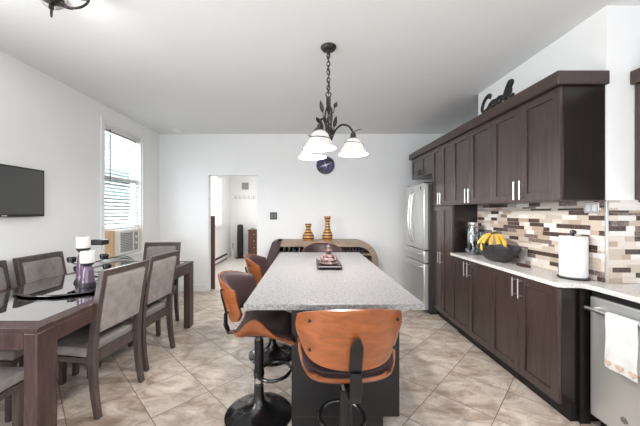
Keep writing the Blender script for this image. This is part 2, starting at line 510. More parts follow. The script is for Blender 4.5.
b = MB().prism([(XR + .1, YR), (XR + .1, YB), (XR, YB), (XR, CH1), (XC, CH1), (XC, CH0), (XR, CH0), (XR, YR)], 0, ZC)
struct('wall_right', b, M['wall'], smooth=0)
b = MB().box(XL - .1, -2.15, YR - .1, YR, 0, ZC).box(2.15, XR + .1, YR - .1, YR, 0, ZC).box(-2.15, 2.15, YR - .1, YR, 2.42, ZC)  # unseen rear wall, its wide opening added to let fill light in
struct('wall_rear', b, M['wall'], smooth=0)
struct('baseboard_back', MB().box(XL, DX0 - .005, YB - .018, YB, 0, .125).box(DX1 + .005, XR, YB - .018, YB, 0, .125), M['white'], bevel=.006)
struct('baseboard_left', MB().box(XL, XL + .018, YR, YB - .02, 0, .125), M['white'], bevel=.006)
# hall beyond the doorway
HL, HB = -2.42, 8.85
b = MB().box(HL - .1, HL, YB + .12, 6.55, 0, ZC).box(HL - .1, HL, 7.85, HB, 0, ZC).box(HL - .1, HL, 6.55, 7.85, 0, 1.05).box(HL - .1, HL, 6.55, 7.85, 2.35, ZC)
struct('wall_hall_left', b, M['hallwall'], smooth=0)
struct('wall_hall_back', MB().box(HL - .1, -0.3, HB, HB + .1, 0, ZC), M['hallwall'], smooth=0)
struct('wall_hall_right', MB().box(-.4, -.3, YB + .12, HB, 0, ZC), M['hallwall'], smooth=0)
struct('ceiling_hall', MB().box(HL - .1, -.3, YB + .12, HB + .1, ZC, ZC + .08), M['hallwall'], smooth=0)
struct('baseboard_hall', MB().box(HL, -.4, HB - .018, HB, 0, .12), M['white'], bevel=.005)
b = MB().box(HL - .08, HL + .02, 6.49, 6.56, 1.0, 2.42).box(HL - .08, HL + .02, 7.84, 7.91, 1.0, 2.42).box(HL - .08, HL + .02, 6.49, 7.91, 2.34, 2.42).box(HL - .08, HL + .05, 6.47, 7.93, .98, 1.05).box(HL - .06, HL - .02, 6.55, 7.85, 1.66, 1.72)
struct('window_2', b, M['white'], bevel=.004)
bl = MB().box(HL - .05, HL, 6.57, 7.83, 2.28, 2.34)
for k in range(11):
    z = 2.25 - k * .05
    bl.hexa([(HL - .05, 6.58, z + .012), (HL, 6.58, z - .012), (HL, 7.82, z - .012), (HL - .05, 7.82, z + .012), (HL - .05, 6.58, z + .015), (HL, 6.58, z - .009), (HL, 7.82, z - .009), (HL - .05, 7.82, z + .015)])
tag(obj('hall_blind', bl, M['blind']), 'white slatted blind half raised in the hall window', 'blind')

# window on the left wall: opening with casing, sashes, sill, panes
wf = MB()
T = .058
wf.box(XL - .001, XL + .022, WY0 - T, WY0, WZ0 - .04, WZ1 + T).box(XL - .001, XL + .022, WY1, WY1 + T, WZ0 - .04, WZ1 + T).box(XL - .001, XL + .022, WY0, WY1, WZ1, WZ1 + T)
win = struct('window_1', wf, M['white'], bevel=.005)
OFF[win.name] = Vector(win.location)
obj('window_jamb', MB().box(XL - .16, XL, WY0, WY0 + .02, WZ0, WZ1).box(XL - .16, XL, WY1 - .02, WY1, WZ0, WZ1).box(XL - .16, XL, WY0 + .02, WY1 - .02, WZ1 - .02, WZ1), M['white'], win)
obj('window_sill', MB().box(XL - .16, XL + .06, WY0 - T, WY1 + T, WZ0 - .04, WZ0), M['white'], win, bevel=.006)
ZM = 1.83
def sash(name, x, z0, z1):
    s_ = MB().box(x, x + .035, WY0 + .02, WY0 + .07, z0, z1).box(x, x + .035, WY1 - .07, WY1 - .02, z0, z1).box(x, x + .035, WY0 + .07, WY1 - .07, z0, z0 + .05).box(x, x + .035, WY0 + .07, WY1 - .07, z1 - .05, z1)
    o = obj(name, s_, M['white'], win, bevel=.003)
    obj('window_pane', MB().box(x + .015, x + .019, WY0 + .068, WY1 - .068, z0 + .048, z1 - .048), M['pane'], o)
sash('upper_sash', XL - .13, ZM, WZ1 - .02)
sash('lower_sash', XL - .09, 1.135, ZM + .04)
struct('added_side_window', MB().box(XL - .001, XL + .02, -.37, -.3, .76, 2.47).box(XL - .001, XL + .02, 1.3, 1.37, .76, 2.47).box(XL - .001, XL + .02, -.3, 1.3, 2.4, 2.47).box(XL - .1, XL + .05, -.37, 1.37, .73, .76).box(XL - .1, XL - .07, -.3, 1.3, 1.57, 1.62).box(XL - .1, XL - .07, .48, .52, .76, 2.4), M['white'], bevel=.004)  # added, unseen window casing and opening that carry the side fill light
# ground and neighbour's house seen through the window
struct('ground', MB().box(-14, XL - .2, -4, 16, -.35, -.3), M['asphalt'], smooth=0)
h = thing('outside_house', 'pale neighbouring house with green awning outside the left window', 'house', (-6.5, 6.5, -.3))
obj('house_wall', MB().box(-8.5, -6.2, 2.5, 14, -.3, 2.35), M['siding'], h)
obj('roof', MB().prism([(-8.8, 2.35), (-5.9, 2.35), (-5.9, 2.43), (-7.3, 2.95), (-8.8, 2.45)], 2.3, 14.2, 'y'), M['awning'], h)
obj('awning', MB().hexa([(-6.2, 4, 1.95), (-5.4, 4, 1.8), (-5.4, 12, 1.8), (-6.2, 12, 1.95), (-6.2, 4, 2.3), (-5.4, 4, 1.86), (-5.4, 12, 1.86), (-6.2, 12, 2.3)]), M['awning'], h)
for y0 in (4.6, 7.2, 9.8):
    fr_ = obj('house_window', MB().box(-6.2, -6.15, y0, y0 + 1.3, .4, 1.6), M['housewhite'], h)
    obj('pane', MB().box(-6.15, -6.14, y0 + .08, y0 + 1.22, .48, 1.52), M['houseglass'], fr_)

# ------------------------------------------------------------------ window blind, air conditioner, boards
bl = thing('window_blind', 'white horizontal slat blind in the tall left window', 'blind', (XL - .03, 3.94, 1.13))
obj('headrail', MB().box(XL - .06, XL - .005, WY0 + .03, WY1 - .03, WZ1 - .075, WZ1 - .022), M['blind'], bl, bevel=.004)
sl = MB()
for k in range(27):
    z = 2.43 - k * .0475
    x0, x1, d, t_ = XL - .055, XL - .008, .013, .003
    sl.hexa([(x0, WY0 + .035, z + d), (x1, WY0 + .035, z - d), (x1, WY1 - .035, z - d), (x0, WY1 - .035, z + d), (x0, WY0 + .035, z + d + t_), (x1, WY0 + .035, z - d + t_), (x1, WY1 - .035, z - d + t_), (x0, WY1 - .035, z + d + t_)])
obj('slats', sl, M['blind'], bl, smooth=0)
obj('bottom_rail', MB().box(XL - .058, XL - .008, WY0 + .035, WY1 - .035, 1.14, 1.165), M['blind'], bl, bevel=.004)
obj('ladder_cord', MB().cyl((XL - .006, WY0 + .16, 1.16), .0025, 1.3, seg=6).cyl((XL - .006, WY1 - .16, 1.16), .0025, 1.3, seg=6), M['blind'], bl)
obj('tilt_wand', MB().cyl((XL + .002, WY0 + .12, 1.78), .006, .68, seg=8), M['switch'], bl)
obj('pull_cord', MB().cyl((XL + .0, WY1 - .09, 1.55), .003, .9, seg=6).lathe([(.004, 0), (.012, .01), (.006, .05)], 10, (XL, WY1 - .09, 1.5)), M['blind'], bl)
ac = thing('window_air_conditioner', 'boxy off-white air conditioner set in the window bottom', 'air conditioner', (XL - .1, 3.96, WZ0))
AY0, AY1, AZ0, AZ1 = 3.80, 4.26, WZ0, 1.13
obj('housing', MB().box(XL - .35, XL + .03, AY0, AY1, AZ0, AZ1), M['plastic'], ac, bevel=.008)
fp = MB()
fp.box(XL + .03, XL + .055, AY0, AY1, AZ0 + .005, AZ0 + .04).box(XL + .03, XL + .055, AY0, AY1, AZ1 - .035, AZ1).box(XL + .03, XL + .055, AY0, AY0 + .03, AZ0 + .04, AZ1 - .035).box(XL + .03, XL + .055, AY1 - .03, AY1, AZ0 + .04, AZ1 - .035).box(XL + .03, XL + .055, AY1 - .15, AY1 - .13, AZ0 + .04, AZ1 - .035)
obj('front_panel', fp, M['plastic'], ac, bevel=.003)
g = MB()
for k in range(11): g.box(XL + .031, XL + .05, AY0 + .03, AY1 - .15, AZ0 + .05 + k * .0235, AZ0 + .058 + k * .0235)
obj('grille', g, M['grille'], ac, smooth=0)
cp = obj('control_panel', MB().box(XL + .03, XL + .045, AY1 - .13, AY1 - .03, AZ0 + .04, AZ1 - .035), M['grille'], ac)
for z in (.93, 1.02): obj('knob', MB().cyl((XL + .045, AY1 - .08, z), .018, .015, 'x', 16), M['plastic'], cp)
tag(obj('filler_board', MB().box(XL - .028, XL - .004, WY0 + .02, AY0 - .003, WZ0, 1.135), M['tanboard'], bevel=.002), 'wide tan board filling the window gap beside the air conditioner grille', 'board', 'boards flanking the air conditioner')
tag(obj('filler_board', MB().box(XL - .028, XL - .004, AY1 + .003, WY1 - .02, WZ0, 1.135), M['tanboard'], bevel=.002), 'narrow tan board beside the air conditioner controls toward the back corner', 'board', 'boards flanking the air conditioner')

# ------------------------------------------------------------------ television
tv = thing('television', 'flat black television mounted on the left wall', 'television', (XL + .05, 2.42, 1.335))
TY0, TY1, TZ0, TZ1 = 1.99, 2.715, 1.338, 1.776
obj('tv_body', MB().box(XL + .004, XL + .03, TY0 + .15, TY1 - .15, TZ0 + .1, TZ1 - .1).box(XL + .03, XL + .062, TY0, TY1, TZ0, TZ1), M['tvframe'], tv, bevel=.004)
obj('screen', MB().box(XL + .062, XL + .0635, TY0 + .014, TY1 - .014, TZ0 + .022, TZ1 - .014), M['screen'], tv)
obj('maker_badge', MB().box(XL + .062, XL + .064, 2.33, 2.375, TZ0 + .006, TZ0 + .015), M['nickel'], tv)

# ------------------------------------------------------------------ ceiling fixtures
det = MB().lathe([(.075, 0), (.075, -.012), (.06, -.03), (.03, -.034), (.001, -.034)], 28, (-2.18, 4.68, ZC))
tag(obj('smoke_detector', det, M['white']), 'small round white detector on the ceiling near the back corner', 'smoke detector')

def leaf(mb, base, tip, w, up):
    base, tip = Vector(base), Vector(tip); d = tip - base; s_ = d.cross(Vector(up)).normalized(); nn = s_.cross(d).normalized()
    def f(u, v):
        ww = w * math.sin(PI * min(1, .04 + u * .96)) ** .8 * (1 - .35 * u)
        p = base + d * u + s_ * ww * (v * 2 - 1) + nn * (.006 * math.sin(PI * u) - .004 * abs(v * 2 - 1))
        return p
    mb.shell(f, 8, 4, .002)

CX, CY = .168, 2.334
ch = thing('chandelier', 'bronze vine chandelier hanging over the island with three white glass shades', 'chandelier', (CX, CY, ZC))
obj('ceiling_canopy', MB().lathe([(.064, 0), (.064, -.008), (.05, -.026), (.02, -.034), (.008, -.05), (.008, -.06)], 28, (CX, CY, ZC)), M['bronze'], ch)
b = MB(); z = ZC - .055; k = 0
while z > 2.36:
    b.torus((CX, CY, z - .018), .0125, .0042, 'x' if k % 2 else 'y', 14, 6, 1.75); z -= .033; k += 1
cordp = [(CX + .011 * math.cos(t * 1.3), CY + .011 * math.sin(t * 1.3), ZC - .05 - t * .0178) for t in range(19)]
b.tube(cordp, .0035, 6)
obj('chain', b, M['bronze'], ch)
b = MB().torus((CX, CY, 2.345), .021, .005, 'y', 18, 8)
for ph in range(4):
    pts = [(CX + (.012 + .018 * math.sin(t * PI / 14) ** 2) * math.cos(ph * PI / 2 + t * .28), CY + (.012 + .018 * math.sin(t * PI / 14) ** 2) * math.sin(ph * PI / 2 + t * .28), 2.32 - t * .0265) for t in range(15)]
    b.tube(pts, .0065, 7)
b.lathe([(.001, 1.915), (.018, 1.925), (.022, 1.945), (.014, 1.962), (.006, 1.97)], 16, (CX, CY, 0))
b.tube([(CX, CY, 2.32), (CX, CY, 1.95)], .008, 8)
obj('stem', b, M['bronze'], ch)
for a, z0, l in ((200, 2.19, .10), (10, 2.24, .05), (160, 2.06, .09), (20, 2.08, .10), (290, 2.14, .08), (60, 2.02, .07)):
    ca, sa = math.cos(R(a)), math.sin(R(a))
    b = MB(); p0 = Vector((CX + .012 * ca, CY + .012 * sa, z0 - .05)); p1 = Vector((CX + .05 * ca, CY + .05 * sa, z0)); p2 = p1 + Vector((.022 * ca, .022 * sa, l))
    b.tube(spline([p0, p0 + Vector((.03 * ca, .03 * sa, .01)), p1]), .004, 6)
    leaf(b, p1, p2, .02, (-sa, ca, 0) if abs(ca) < .5 else (0, 1, 0))
    obj('leaf', b, M['bronze'], ch)
for a in (8, 128, 248):
    ca, sa = math.cos(R(a)), math.sin(R(a))
    def P(r, z): return (CX + r * ca, CY + r * sa, z)
    arm = obj('arm', MB().tube(spline([P(.01, 1.955), P(.03, 1.99), P(.06, 2.055), P(.11, 2.10), P(.165, 2.095), P(.20, 2.06), P(.21, 2.03)]), .0085, 9), M['bronze'], ch)
    obj('socket', MB().lathe([(.008, 2.045), (.02, 2.035), (.024, 2.005), (.034, 1.995), (.034, 1.985), (.004, 1.985)], 18, P(.21, 0)), M['bronze'], arm)
    prof = [(.030, 1.992), (.045, 1.985), (.062, 1.965), (.076, 1.935), (.092, 1.905), (.112, 1.878), (.126, 1.858)]
    obj('shade', MB().lathe(prof + [(r - .005, z) for r, z in prof[::-1]] + [prof[0]], 36, P(.21, 0)), M['shade'], arm)
    obj('bulb', MB().ell(P(.21, 1.94), (.022, .022, .03), 16, 10), M['bulb'], arm)
    wr = MB()
    wr.tube([(P(.21, 0)[0] + (.066 + .028 * t / 20) * math.cos(R(a) + t * .3 + 2), P(.21, 0)[1] + (.066 + .028 * t / 20) * math.sin(R(a) + t * .3 + 2), 1.967 - .05 * t / 20) for t in range(21)], .0028, 6)
    obj('wire_vine', wr, M['bronze'], arm)
    q = MB(); leaf(q, P(.215, 2.05), P(.285, 2.075), .02, (0, 0, 1)); obj('leaf', q, M['bronze'], arm)
    l = bpy.data.lights.new('chandelier_bulb_light', 'POINT'); l.energy = 20.0; l.color = (1, .98, .96); l.shadow_soft_size = .028
    lo = bpy.data.objects.new('chandelier_bulb_light', l); COL.objects.link(lo); lo.location = P(.21, 1.875)

LX, LY = -1.50, 1.66
fx = thing('ceiling_light', 'bronze scrolled ceiling light above the dining table, cut by the frame', 'ceiling light', (LX, LY, ZC))
obj('ceiling_canopy', MB().lathe([(.07, ZC - .03), (.07, ZC - .04), (.03, ZC - .06), (.012, ZC - .07), (.012, ZC - .16)], 24, (LX, LY, 0)), M['bronze'], fx)
obj('centre_dish', MB().lathe([(.001, 2.53), (.012, 2.535), (.014, 2.55), (.009, 2.562), (.03, 2.575), (.06, 2.592), (.062, 2.60), (.02, 2.61), (.001, 2.61)], 26, (LX, LY, 0)), M['bronze'], fx)
for a in (12, 132, 252):
    ca, sa = math.cos(R(a)), math.sin(R(a))
    def P(r, z): return (LX + r * ca, LY + r * sa, z)
    arm = obj('arm', MB().tube(spline([P(.03, 2.60), P(.09, 2.56), P(.15, 2.57), P(.19, 2.61), P(.185, 2.65), P(.155, 2.645), P(.15, 2.62)]), .007, 8).tube(spline([P(.02, 2.59), P(.07, 2.555), P(.11, 2.55)]), .004, 6), M['bronze'], fx)
    prof = [(.022, 2.625), (.045, 2.635), (.065, 2.655), (.076, 2.68), (.082, 2.70)]
    obj('shade', MB().lathe(prof + [(r - .004, z) for r, z in prof[::-1]] + [prof[0]], 28, P(.14, 0)), M['shade'], arm)
    obj('bulb', MB().ell(P(.14, 2.67), (.02, .02, .025), 12, 8), M['bulb'], arm)
fx.location.z += .03
l = bpy.data.lights.new('ceiling_light_bulb', 'POINT'); l.energy = 10; l.color = (1, .96, .92); l.shadow_soft_size = .05
lo = bpy.data.objects.new('ceiling_light_bulb', l); COL.objects.link(lo); lo.location = (LX, LY, 2.695)

# ------------------------------------------------------------------ kitchen run on the right
FX = 1.66                                            # face of the upper and tall doors
def shaker(mb, x, y0, y1, z0, z1, fw=.058):
    g_ = .002
    y0 += g_; y1 -= g_; z0 += g_; z1 -= g_
    mb.box(x, x + .02, y0, y0 + fw, z0, z1).box(x, x + .02, y1 - fw, y1, z0, z1).box(x, x + .02, y0 + fw, y1 - fw, z0, z0 + fw).box(x, x + .02, y0 + fw, y1 - fw, z1 - fw, z1)
    mb.box(x + .011, x + .02, y0 + fw - .001, y1 - fw + .001, z0 + fw - .001, z1 - fw + .001)
    return mb
def handle(parent, x, y, z0, z1, m='nickel'):
    e = .018
    obj('handle', MB().cyl((x - .032, y, z0), .0065, z1 - z0, 'z', 12).cyl((x - .032, y, z0 + e), .0045, .032, 'x', 10).cyl((x - .032, y, z1 - e), .0045, .032, 'x', 10), M[m], parent)
def doors(t, x, y0, y1, z0, z1, hz, hm='nickel', pull=.03):
    ym = (y0 + y1) / 2
    d = obj('door', shaker(MB(), x, y0, ym, z0, z1), M['esp'], t, bevel=.0015, seg=1, smooth=0); handle(d, x, ym - pull, *hz, hm)
    d = obj('door', shaker(MB(), x, ym, y1, z0, z1), M['esp'], t, bevel=.0015, seg=1, smooth=0); handle(d, x, ym + pull, *hz, hm)
ZU0, ZU1 = 1.458, 2.212
YS = [1.87, 2.57, 3.27]
for i, lab in enumerate(('dark wall cabinet at the open end of the run, above the paper towel', 'dark wall cabinet above the fruit bowl, beside the tall pantry')):
    y0, y1 = YS[i], YS[i + 1]
    t = thing('wall_cabinet', lab, 'cabinet', (XC - .15, (y0 + y1) / 2, ZU0), group='dark wall cabinets along the counter')
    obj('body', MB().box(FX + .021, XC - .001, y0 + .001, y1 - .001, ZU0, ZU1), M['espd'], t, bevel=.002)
    doors(t, FX, y0, y1, ZU0, ZU1, (1.475, 1.62))
t = thing('pantry_cabinet', 'tall dark pantry cabinet standing between fridge and counter', 'cabinet', (1.98, 3.54, 0))
PY0, PY1 = 3.272, 3.80
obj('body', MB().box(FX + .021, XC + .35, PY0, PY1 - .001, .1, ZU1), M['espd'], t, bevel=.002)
obj('toe_kick', MB().box(FX + .085, XC + .3, PY0, PY1, 0, .1), M['black'], t)
doors(t, FX, PY0, PY1, ZU0, ZU1, (1.475, 1.62))
doors(t, FX, PY0, PY1, .11, ZU0 - .004, (.74, .885))
t = thing('wall_cabinet', 'short dark two-door cabinet fitted above the fridge', 'cabinet', (1.98, 4.18, 1.9))
obj('body', MB().box(FX + .021, XR - .02, 3.801, 4.55, 1.895, ZU1), M['espd'], t, bevel=.002)
doors(t, FX, 3.801, 4.55, 1.895, ZU1, (1.92, 2.0), 'bronze')
b = MB().box(1.622, XC - .001, 1.842, CH1 + .001, ZU1 + .001, 2.30).box(1.622, XR - .02, CH1 + .001, 4.57, ZU1 + .001, 2.30)
tag(obj('crown_moulding', b, M['crown'], bevel=.004), 'dark flat crown board capping the cabinet run from fridge to open end', 'moulding')
# base cabinets
BX = 1.648
for i, lab in enumerate(('dark base cabinet at the open end of the counter, beside the dishwasher', 'dark base cabinet under the fruit bowl, beside the tall pantry')):
    y0, y1 = YS[i], YS[i + 1]
    t = thing('base_cabinet', lab, 'cabinet', (1.8, (y0 + y1) / 2, 0), group='dark base cabinets under the counter')
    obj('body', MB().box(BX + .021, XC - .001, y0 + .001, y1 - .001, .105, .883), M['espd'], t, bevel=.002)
    obj('toe_kick', MB().box(BX + .08, XC - .02, y0 + .001, y1 - .001, 0, .105), M['black'], t)
    doors(t, BX, y0, y1, .115, .878, (.715, .865))
# counter: narrow run, small rounded step, deep run over the dishwasher
arc = [(1.632, 3.268), (1.632, 1.90), (1.640, 1.868), (1.665, 1.850), (1.76, 1.846), (1.785, 1.835), (1.795, 1.81), (1.795, .95), (XR - .002, .95), (XR - .002, CH0 - .002), (XC - .002, CH0 - .002), (XC - .002, 3.268)]
tag(obj('countertop', MB().prism(arc, .884, .914), M['granite2'], bevel=.004), 'pale speckled stone counter running along the right wall', 'countertop')
# mosaic backsplash: narrow bars of stone and glass
bs = MB()
MI = [0, 0, 0, 1, 1, 2, 2, 3, 4, 4, 5, 1, 3]
def mosaic(along, a0, a1, face, sign, z0=.915, z1=1.457):
    z = z0; rr = random.Random(11 if along == 'y' else 5)
    while z < z1 - .004:
        h_ = rr.choice((.017, .034, .034, .034)); h_ = min(h_, z1 - z)
        a = a0 - rr.random() * .08
        while a < a1:
            l_ = rr.choice((.06, .09, .12, .12, .15)); p, q = max(a, a0), min(a + l_, a1)
            if q - p > .004:
                th = rr.choice((.007, .008, .009)); mi = rr.choice(MI); e = .0008
                if along == 'y': bs.box(face - th, face, p + e, q - e, z + e, z + h_ - e, mi)
                else: bs.box(p + e, q - e, face - th, face, z + e, z + h_ - e, mi)
            a += l_
        z += h_
    if along == 'y': bs.box(face - .006, face, a0, a1, z0, z1, 6)
    else: bs.box(a0, a1, face - .006, face, z0, z1, 6)
mosaic('y', CH0 + .002, CH1, XC - .0005, 1)
mosaic('x', XC + .004, XR - .002, CH0 - .0005, 1)
bsp = struct('trim_1', bs, [M['t1'], M['t2'], M['t3'], M['t4'], M['t5'], M['t6'], M['grout']], smooth=0)
struct('trim_2', MB().box(XC - .011, XC + .004, CH0 - .011, CH0 + .002, .915, 1.457), M['nickel'], bevel=.002)
# outlet in the backsplash
ot = thing('outlet_plate', 'shiny steel outlet plate on the mosaic wall above the paper towel', 'outlet', (XC - .012, 1.945, 1.385))
obj('plate', MB().box(XC - .015, XC - .0095, 1.90, 2.0, 1.372, 1.448), M['outlet'], ot, bevel=.002)
for y in (1.93, 1.97): obj('socket', MB().box(XC - .0165, XC - .015, y - .015, y + .015, 1.388, 1.432), M['white'], ot, bevel=.001)
# second wall cabinet on the deep wall, beyond the corner
t = thing('wall_cabinet', 'dark wall cabinet past the wall corner, cut by the frame edge', 'cabinet', (2.27, 1.5, ZU0))
obj('body', MB().box(2.161, XR - .001, 1.10, CH0 - .003, ZU0, ZU1), M['espd'], t, bevel=.002)
doors(t, 2.14, 1.10, CH0 - .003, ZU0, ZU1, (1.475, 1.62))
obj('crown', MB().box(2.11, XR - .001, 1.08, CH0 - .003, ZU1, 2.30), M['crown'], t, bevel=.004)

# dishwasher
dw = thing('dishwasher', 'stainless steel dishwasher under the counter with a towel on its handle', 'dishwasher', (2.1, 1.53, 0))
DY0, DY1, DWX = 1.225, 1.825, 1.812
obj('tub_body', MB().box(DWX + .031, XR - .01, DY0, DY1 + .02, .08, .875), M['black'], dw)
obj('toe_kick', MB().box(DWX + .07, XR - .05, DY0, DY1, 0, .08), M['black'], dw)
obj('door', MB().box(DWX, DWX + .03, DY0, DY1, .085, .842), M['steel'], dw, bevel=.006)
obj('gap_strip', MB().box(DWX + .012, DWX + .03, DY0, DY1, .845, .872), M['black'], dw)  # black strip in the gap between door and counter
HXd = DWX - .055
obj('handle', MB().cyl((HXd, DY0 + .03, .778), .013, DY1 - DY0 - .06, 'y', 16).cyl((HXd, DY0 + .055, .778), .009, .055, 'x', 12).cyl((HXd, DY1 - .055, .778), .009, .055, 'x', 12), M['nickel'], dw)
bg = obj('maker_badge', MB().cyl((DWX - .003, 1.625, .186), .019, .003, 'x', 28), M['chrome'], dw)
q = MB().torus((DWX - .0035, 1.625, .186), .0165, .0012, 'x', 28, 6)
q.tube(spline([(DWX - .0035, 1.625 - a, .186 + c_) for a, c_ in ((-.003, .007), (-.008, .006), (-.010, -.002), (-.006, -.007), (-.002, -.003), (-.004, .001))]), .0012, 6)
q.tube(spline([(DWX - .0035, 1.625 - a, .186 + c_) for a, c_ in ((.009, .006), (.004, .008), (.002, .003), (.006, 0), (.002, -.003), (.005, -.008), (.010, -.004))]), .0012, 6)
obj('monogram', q, M['switch'], bg)
tag(obj('end_filler', MB().box(1.775, 1.84, 1.849, 1.864, 0, .882), M['black']), 'black upright filler strip between the end base cabinet and dishwasher', 'filler strip')
# towel folded over the dishwasher handle
tw = thing('dish_towel', 'white towel with tan heart motifs folded over the dishwasher handle', 'towel', (HXd, 1.585, .47))
def towel_sheet(mb, y0, y1, zf, zb, r):
    prof = [(HXd - r, zf)] + [(HXd - r - .003 * math.sin(k * .9), zf + (.778 - zf) * k / 8) for k in range(1, 8)]
    prof += [(HXd - r * math.cos(PI * k / 8), .778 + r * math.sin(PI * k / 8)) for k in range(9)]
    prof += [(HXd + r, .778 - (.778 - zb) * k / 6) for k in range(1, 7)]
    n_ = len(prof) - 1
    def f(u, v):
        i = min(int(v * n_), n_ - 1); t_ = v * n_ - i
        x = prof[i][0] + (prof[i + 1][0] - prof[i][0]) * t_; z_ = prof[i][1] + (prof[i + 1][1] - prof[i][1]) * t_
        wob = .003 * math.sin(u * 9 + z_ * 8) * min(1, max(0, (.76 - z_) * 6))
        spread = 1 + .10 * max(0, (.74 - z_))
        return (x + (wob if x < HXd else -wob * .5), (y0 + y1) / 2 + (u - .5) * (y1 - y0) * spread, z_)
    mb.shell(f, 14, n_ * 2, .0022, .0022)
b = MB(); towel_sheet(b, 1.50, 1.662, .478, .50, .0165)
obj('cloth', b, M['towel'], tw)
for i, y in enumerate((1.642, 1.582, 1.515)):
    pts = []
    for k in range(20):
        a = 2 * PI * k / 20
        pts.append((y + .018 * math.sin(a) ** 3 * 1.1, .508 + .017 * (13 * math.cos(a) - 5 * math.cos(2 * a) - 2 * math.cos(3 * a) - math.cos(4 * a)) / 14))
    obj('heart_motif', MB().prism(pts, HXd - .0265, HXd - .019, 'x'), M['towelmark'], tw)

# refrigerator
fr = thing('refrigerator', 'tall stainless french-door refrigerator beside the back wall', 'refrigerator', (1.95, 4.15, 0))
RY0, RY1, RX = 3.805, 4.50, 1.55
obj('cabinet_body', MB().box(RX + .075, 2.32, RY0, RY1, .03, 1.755), M['steeldark'], fr, bevel=.006)
obj('feet', MB().box(RX + .1, 2.28, RY0 + .03, RY1 - .03, 0, .03), M['black'], fr)
ym = (RY0 + RY1) / 2
for y0, y1, hs in ((RY0, ym - .002, 1), (ym + .002, RY1, -1)):
    d = obj('door', MB().box(RX, RX + .07, y0, y1, .865, 1.77), M['steel'], fr, bevel=.012)
    hy = ym - hs * .045
    obj('handle', MB().tube(spline([(RX, hy, .95), (RX - .04, hy, .99), (RX - .065, hy, 1.2), (RX - .065, hy, 1.35), (RX - .04, hy, 1.62), (RX, hy, 1.66)]), .012, 10), M['nickel'], d)
obj('maker_badge', MB().box(RX - .002, RX, RY0 + .08, RY0 + .12, 1.69, 1.73), M['switch'], fr)
for z0, z1 in ((.69, .855), (.06, .68)):
    d = obj('drawer', MB().box(RX, RX + .07, RY0, RY1, z0, z1), M['steel'], fr, bevel=.012)
    obj('handle', MB().tube([(RX, RY0 + .07, z1 - .05), (RX - .045, RY0 + .075, z1 - .05), (RX - .05, RY0 + .1, z1 - .05), (RX - .05, RY1 - .1, z1 - .05), (RX - .045, RY1 - .075, z1 - .05), (RX, RY1 - .07, z1 - .05)], .011, 10), M['nickel'], d)
for y in (RY0 + .01, RY1 - .06): obj('hinge_cover', MB().box(RX + .02, RX + .12, y, y + .05, 1.77, 1.785), M['black'], fr)

# Cook sign on the crown
sg = MB()
def stroke(P, r=.0165):
    sg.tube([Vector((1.645, 2.70 - a, 2.303 + c_ * .66)) for a, c_ in [(v.x, v.y) for v in spline([(p[0], p[1], 0) for p in P], 8)]], r, 10, flat=.75)
stroke([(.125, .155), (.135, .195), (.10, .205), (.055, .17), (.025, .11), (.018, .055), (.04, .02), (.08, .02), (.12, .05), (.135, .08)])
stroke([(.17, .095), (.14, .075), (.138, .04), (.165, .02), (.195, .04), (.195, .08), (.17, .095), (.215, .085)])
stroke([(.255, .095), (.225, .075), (.222, .04), (.25, .02), (.28, .04), (.28, .08), (.255, .095), (.30, .08), (.315, .07)])
stroke([(.315, .02), (.325, .08), (.36, .17), (.39, .215), (.41, .20), (.385, .14), (.33, .06), (.345, .02)])
stroke([(.335, .07), (.37, .115), (.395, .11), (.385, .075), (.35, .06), (.375, .04), (.40, .018), (.425, .04)], .015)
sgn = obj('cook_sign', sg, M['sign'], loc=(1.645, 2.49, 2.30))
tag(sgn, 'black cursive cut-out sign reading Cook standing on the cabinet crown', 'sign')

# counter things ---------------------------------------------------------------
bc = Vector((1.795, 2.70, .914))
def bowlf(u, v):
    a = 2 * PI * u; t = v
    rim = 1 + t * (.06 * math.sin(5 * a + 1) + .04 * math.sin(9 * a))
    r = (.32 + .68 * math.sin(t * PI / 2) ** .85)
    return (bc.x + .125 * r * rim * math.cos(a), bc.y + .235 * r * rim * math.sin(a), bc.z + .006 + .145 * t ** 1.3 + .020 * t * math.sin(a + 3.6) + .010 * t ** 3 * math.sin(7 * a) + .007 * t ** 3 * math.sin(13 * a))
b = MB().shell(bowlf, 56, 10, .004, .004)
b.lathe([(.001, 0), (.06, 0), (.06, .012), (.001, .012)], 32, tuple(bc), sx=.75, sy=1.3)
tag(obj('fruit_bowl', b, M['bowl']), 'black wavy-edged oval bowl of bananas on the counter', 'bowl')
ban = None
def banana_thing(label, loc, rot):
    t = thing('banana', label, 'banana', loc, 0, 'bananas in the black bowl', local=True)
    n_ = 14; pts = [(0, -.095 + .19 * k / n_, .030 * (1 - (2 * k / n_ - 1) ** 2) ) for k in range(n_ + 1)]
    rad = [.006, .012, .016, .018, .019, .0195, .0195, .0195, .019, .018, .017, .015, .012, .008, .005]
    obj('peel', MB().tube(pts, rad, 8), M['banana'], t, sub=1)
    obj('stalk', MB().tube([(0, .092, .003), (0, .108, -.006), (0, .122, -.012)], [.006, .005, .0065], 7), M['stalk'], t)
    t.rotation_euler = rot; return t
apex = Vector((1.80, 2.735, 1.195))
order = ('first', 'second', 'third', 'fourth', 'fifth', 'sixth', 'seventh')
b0 = None
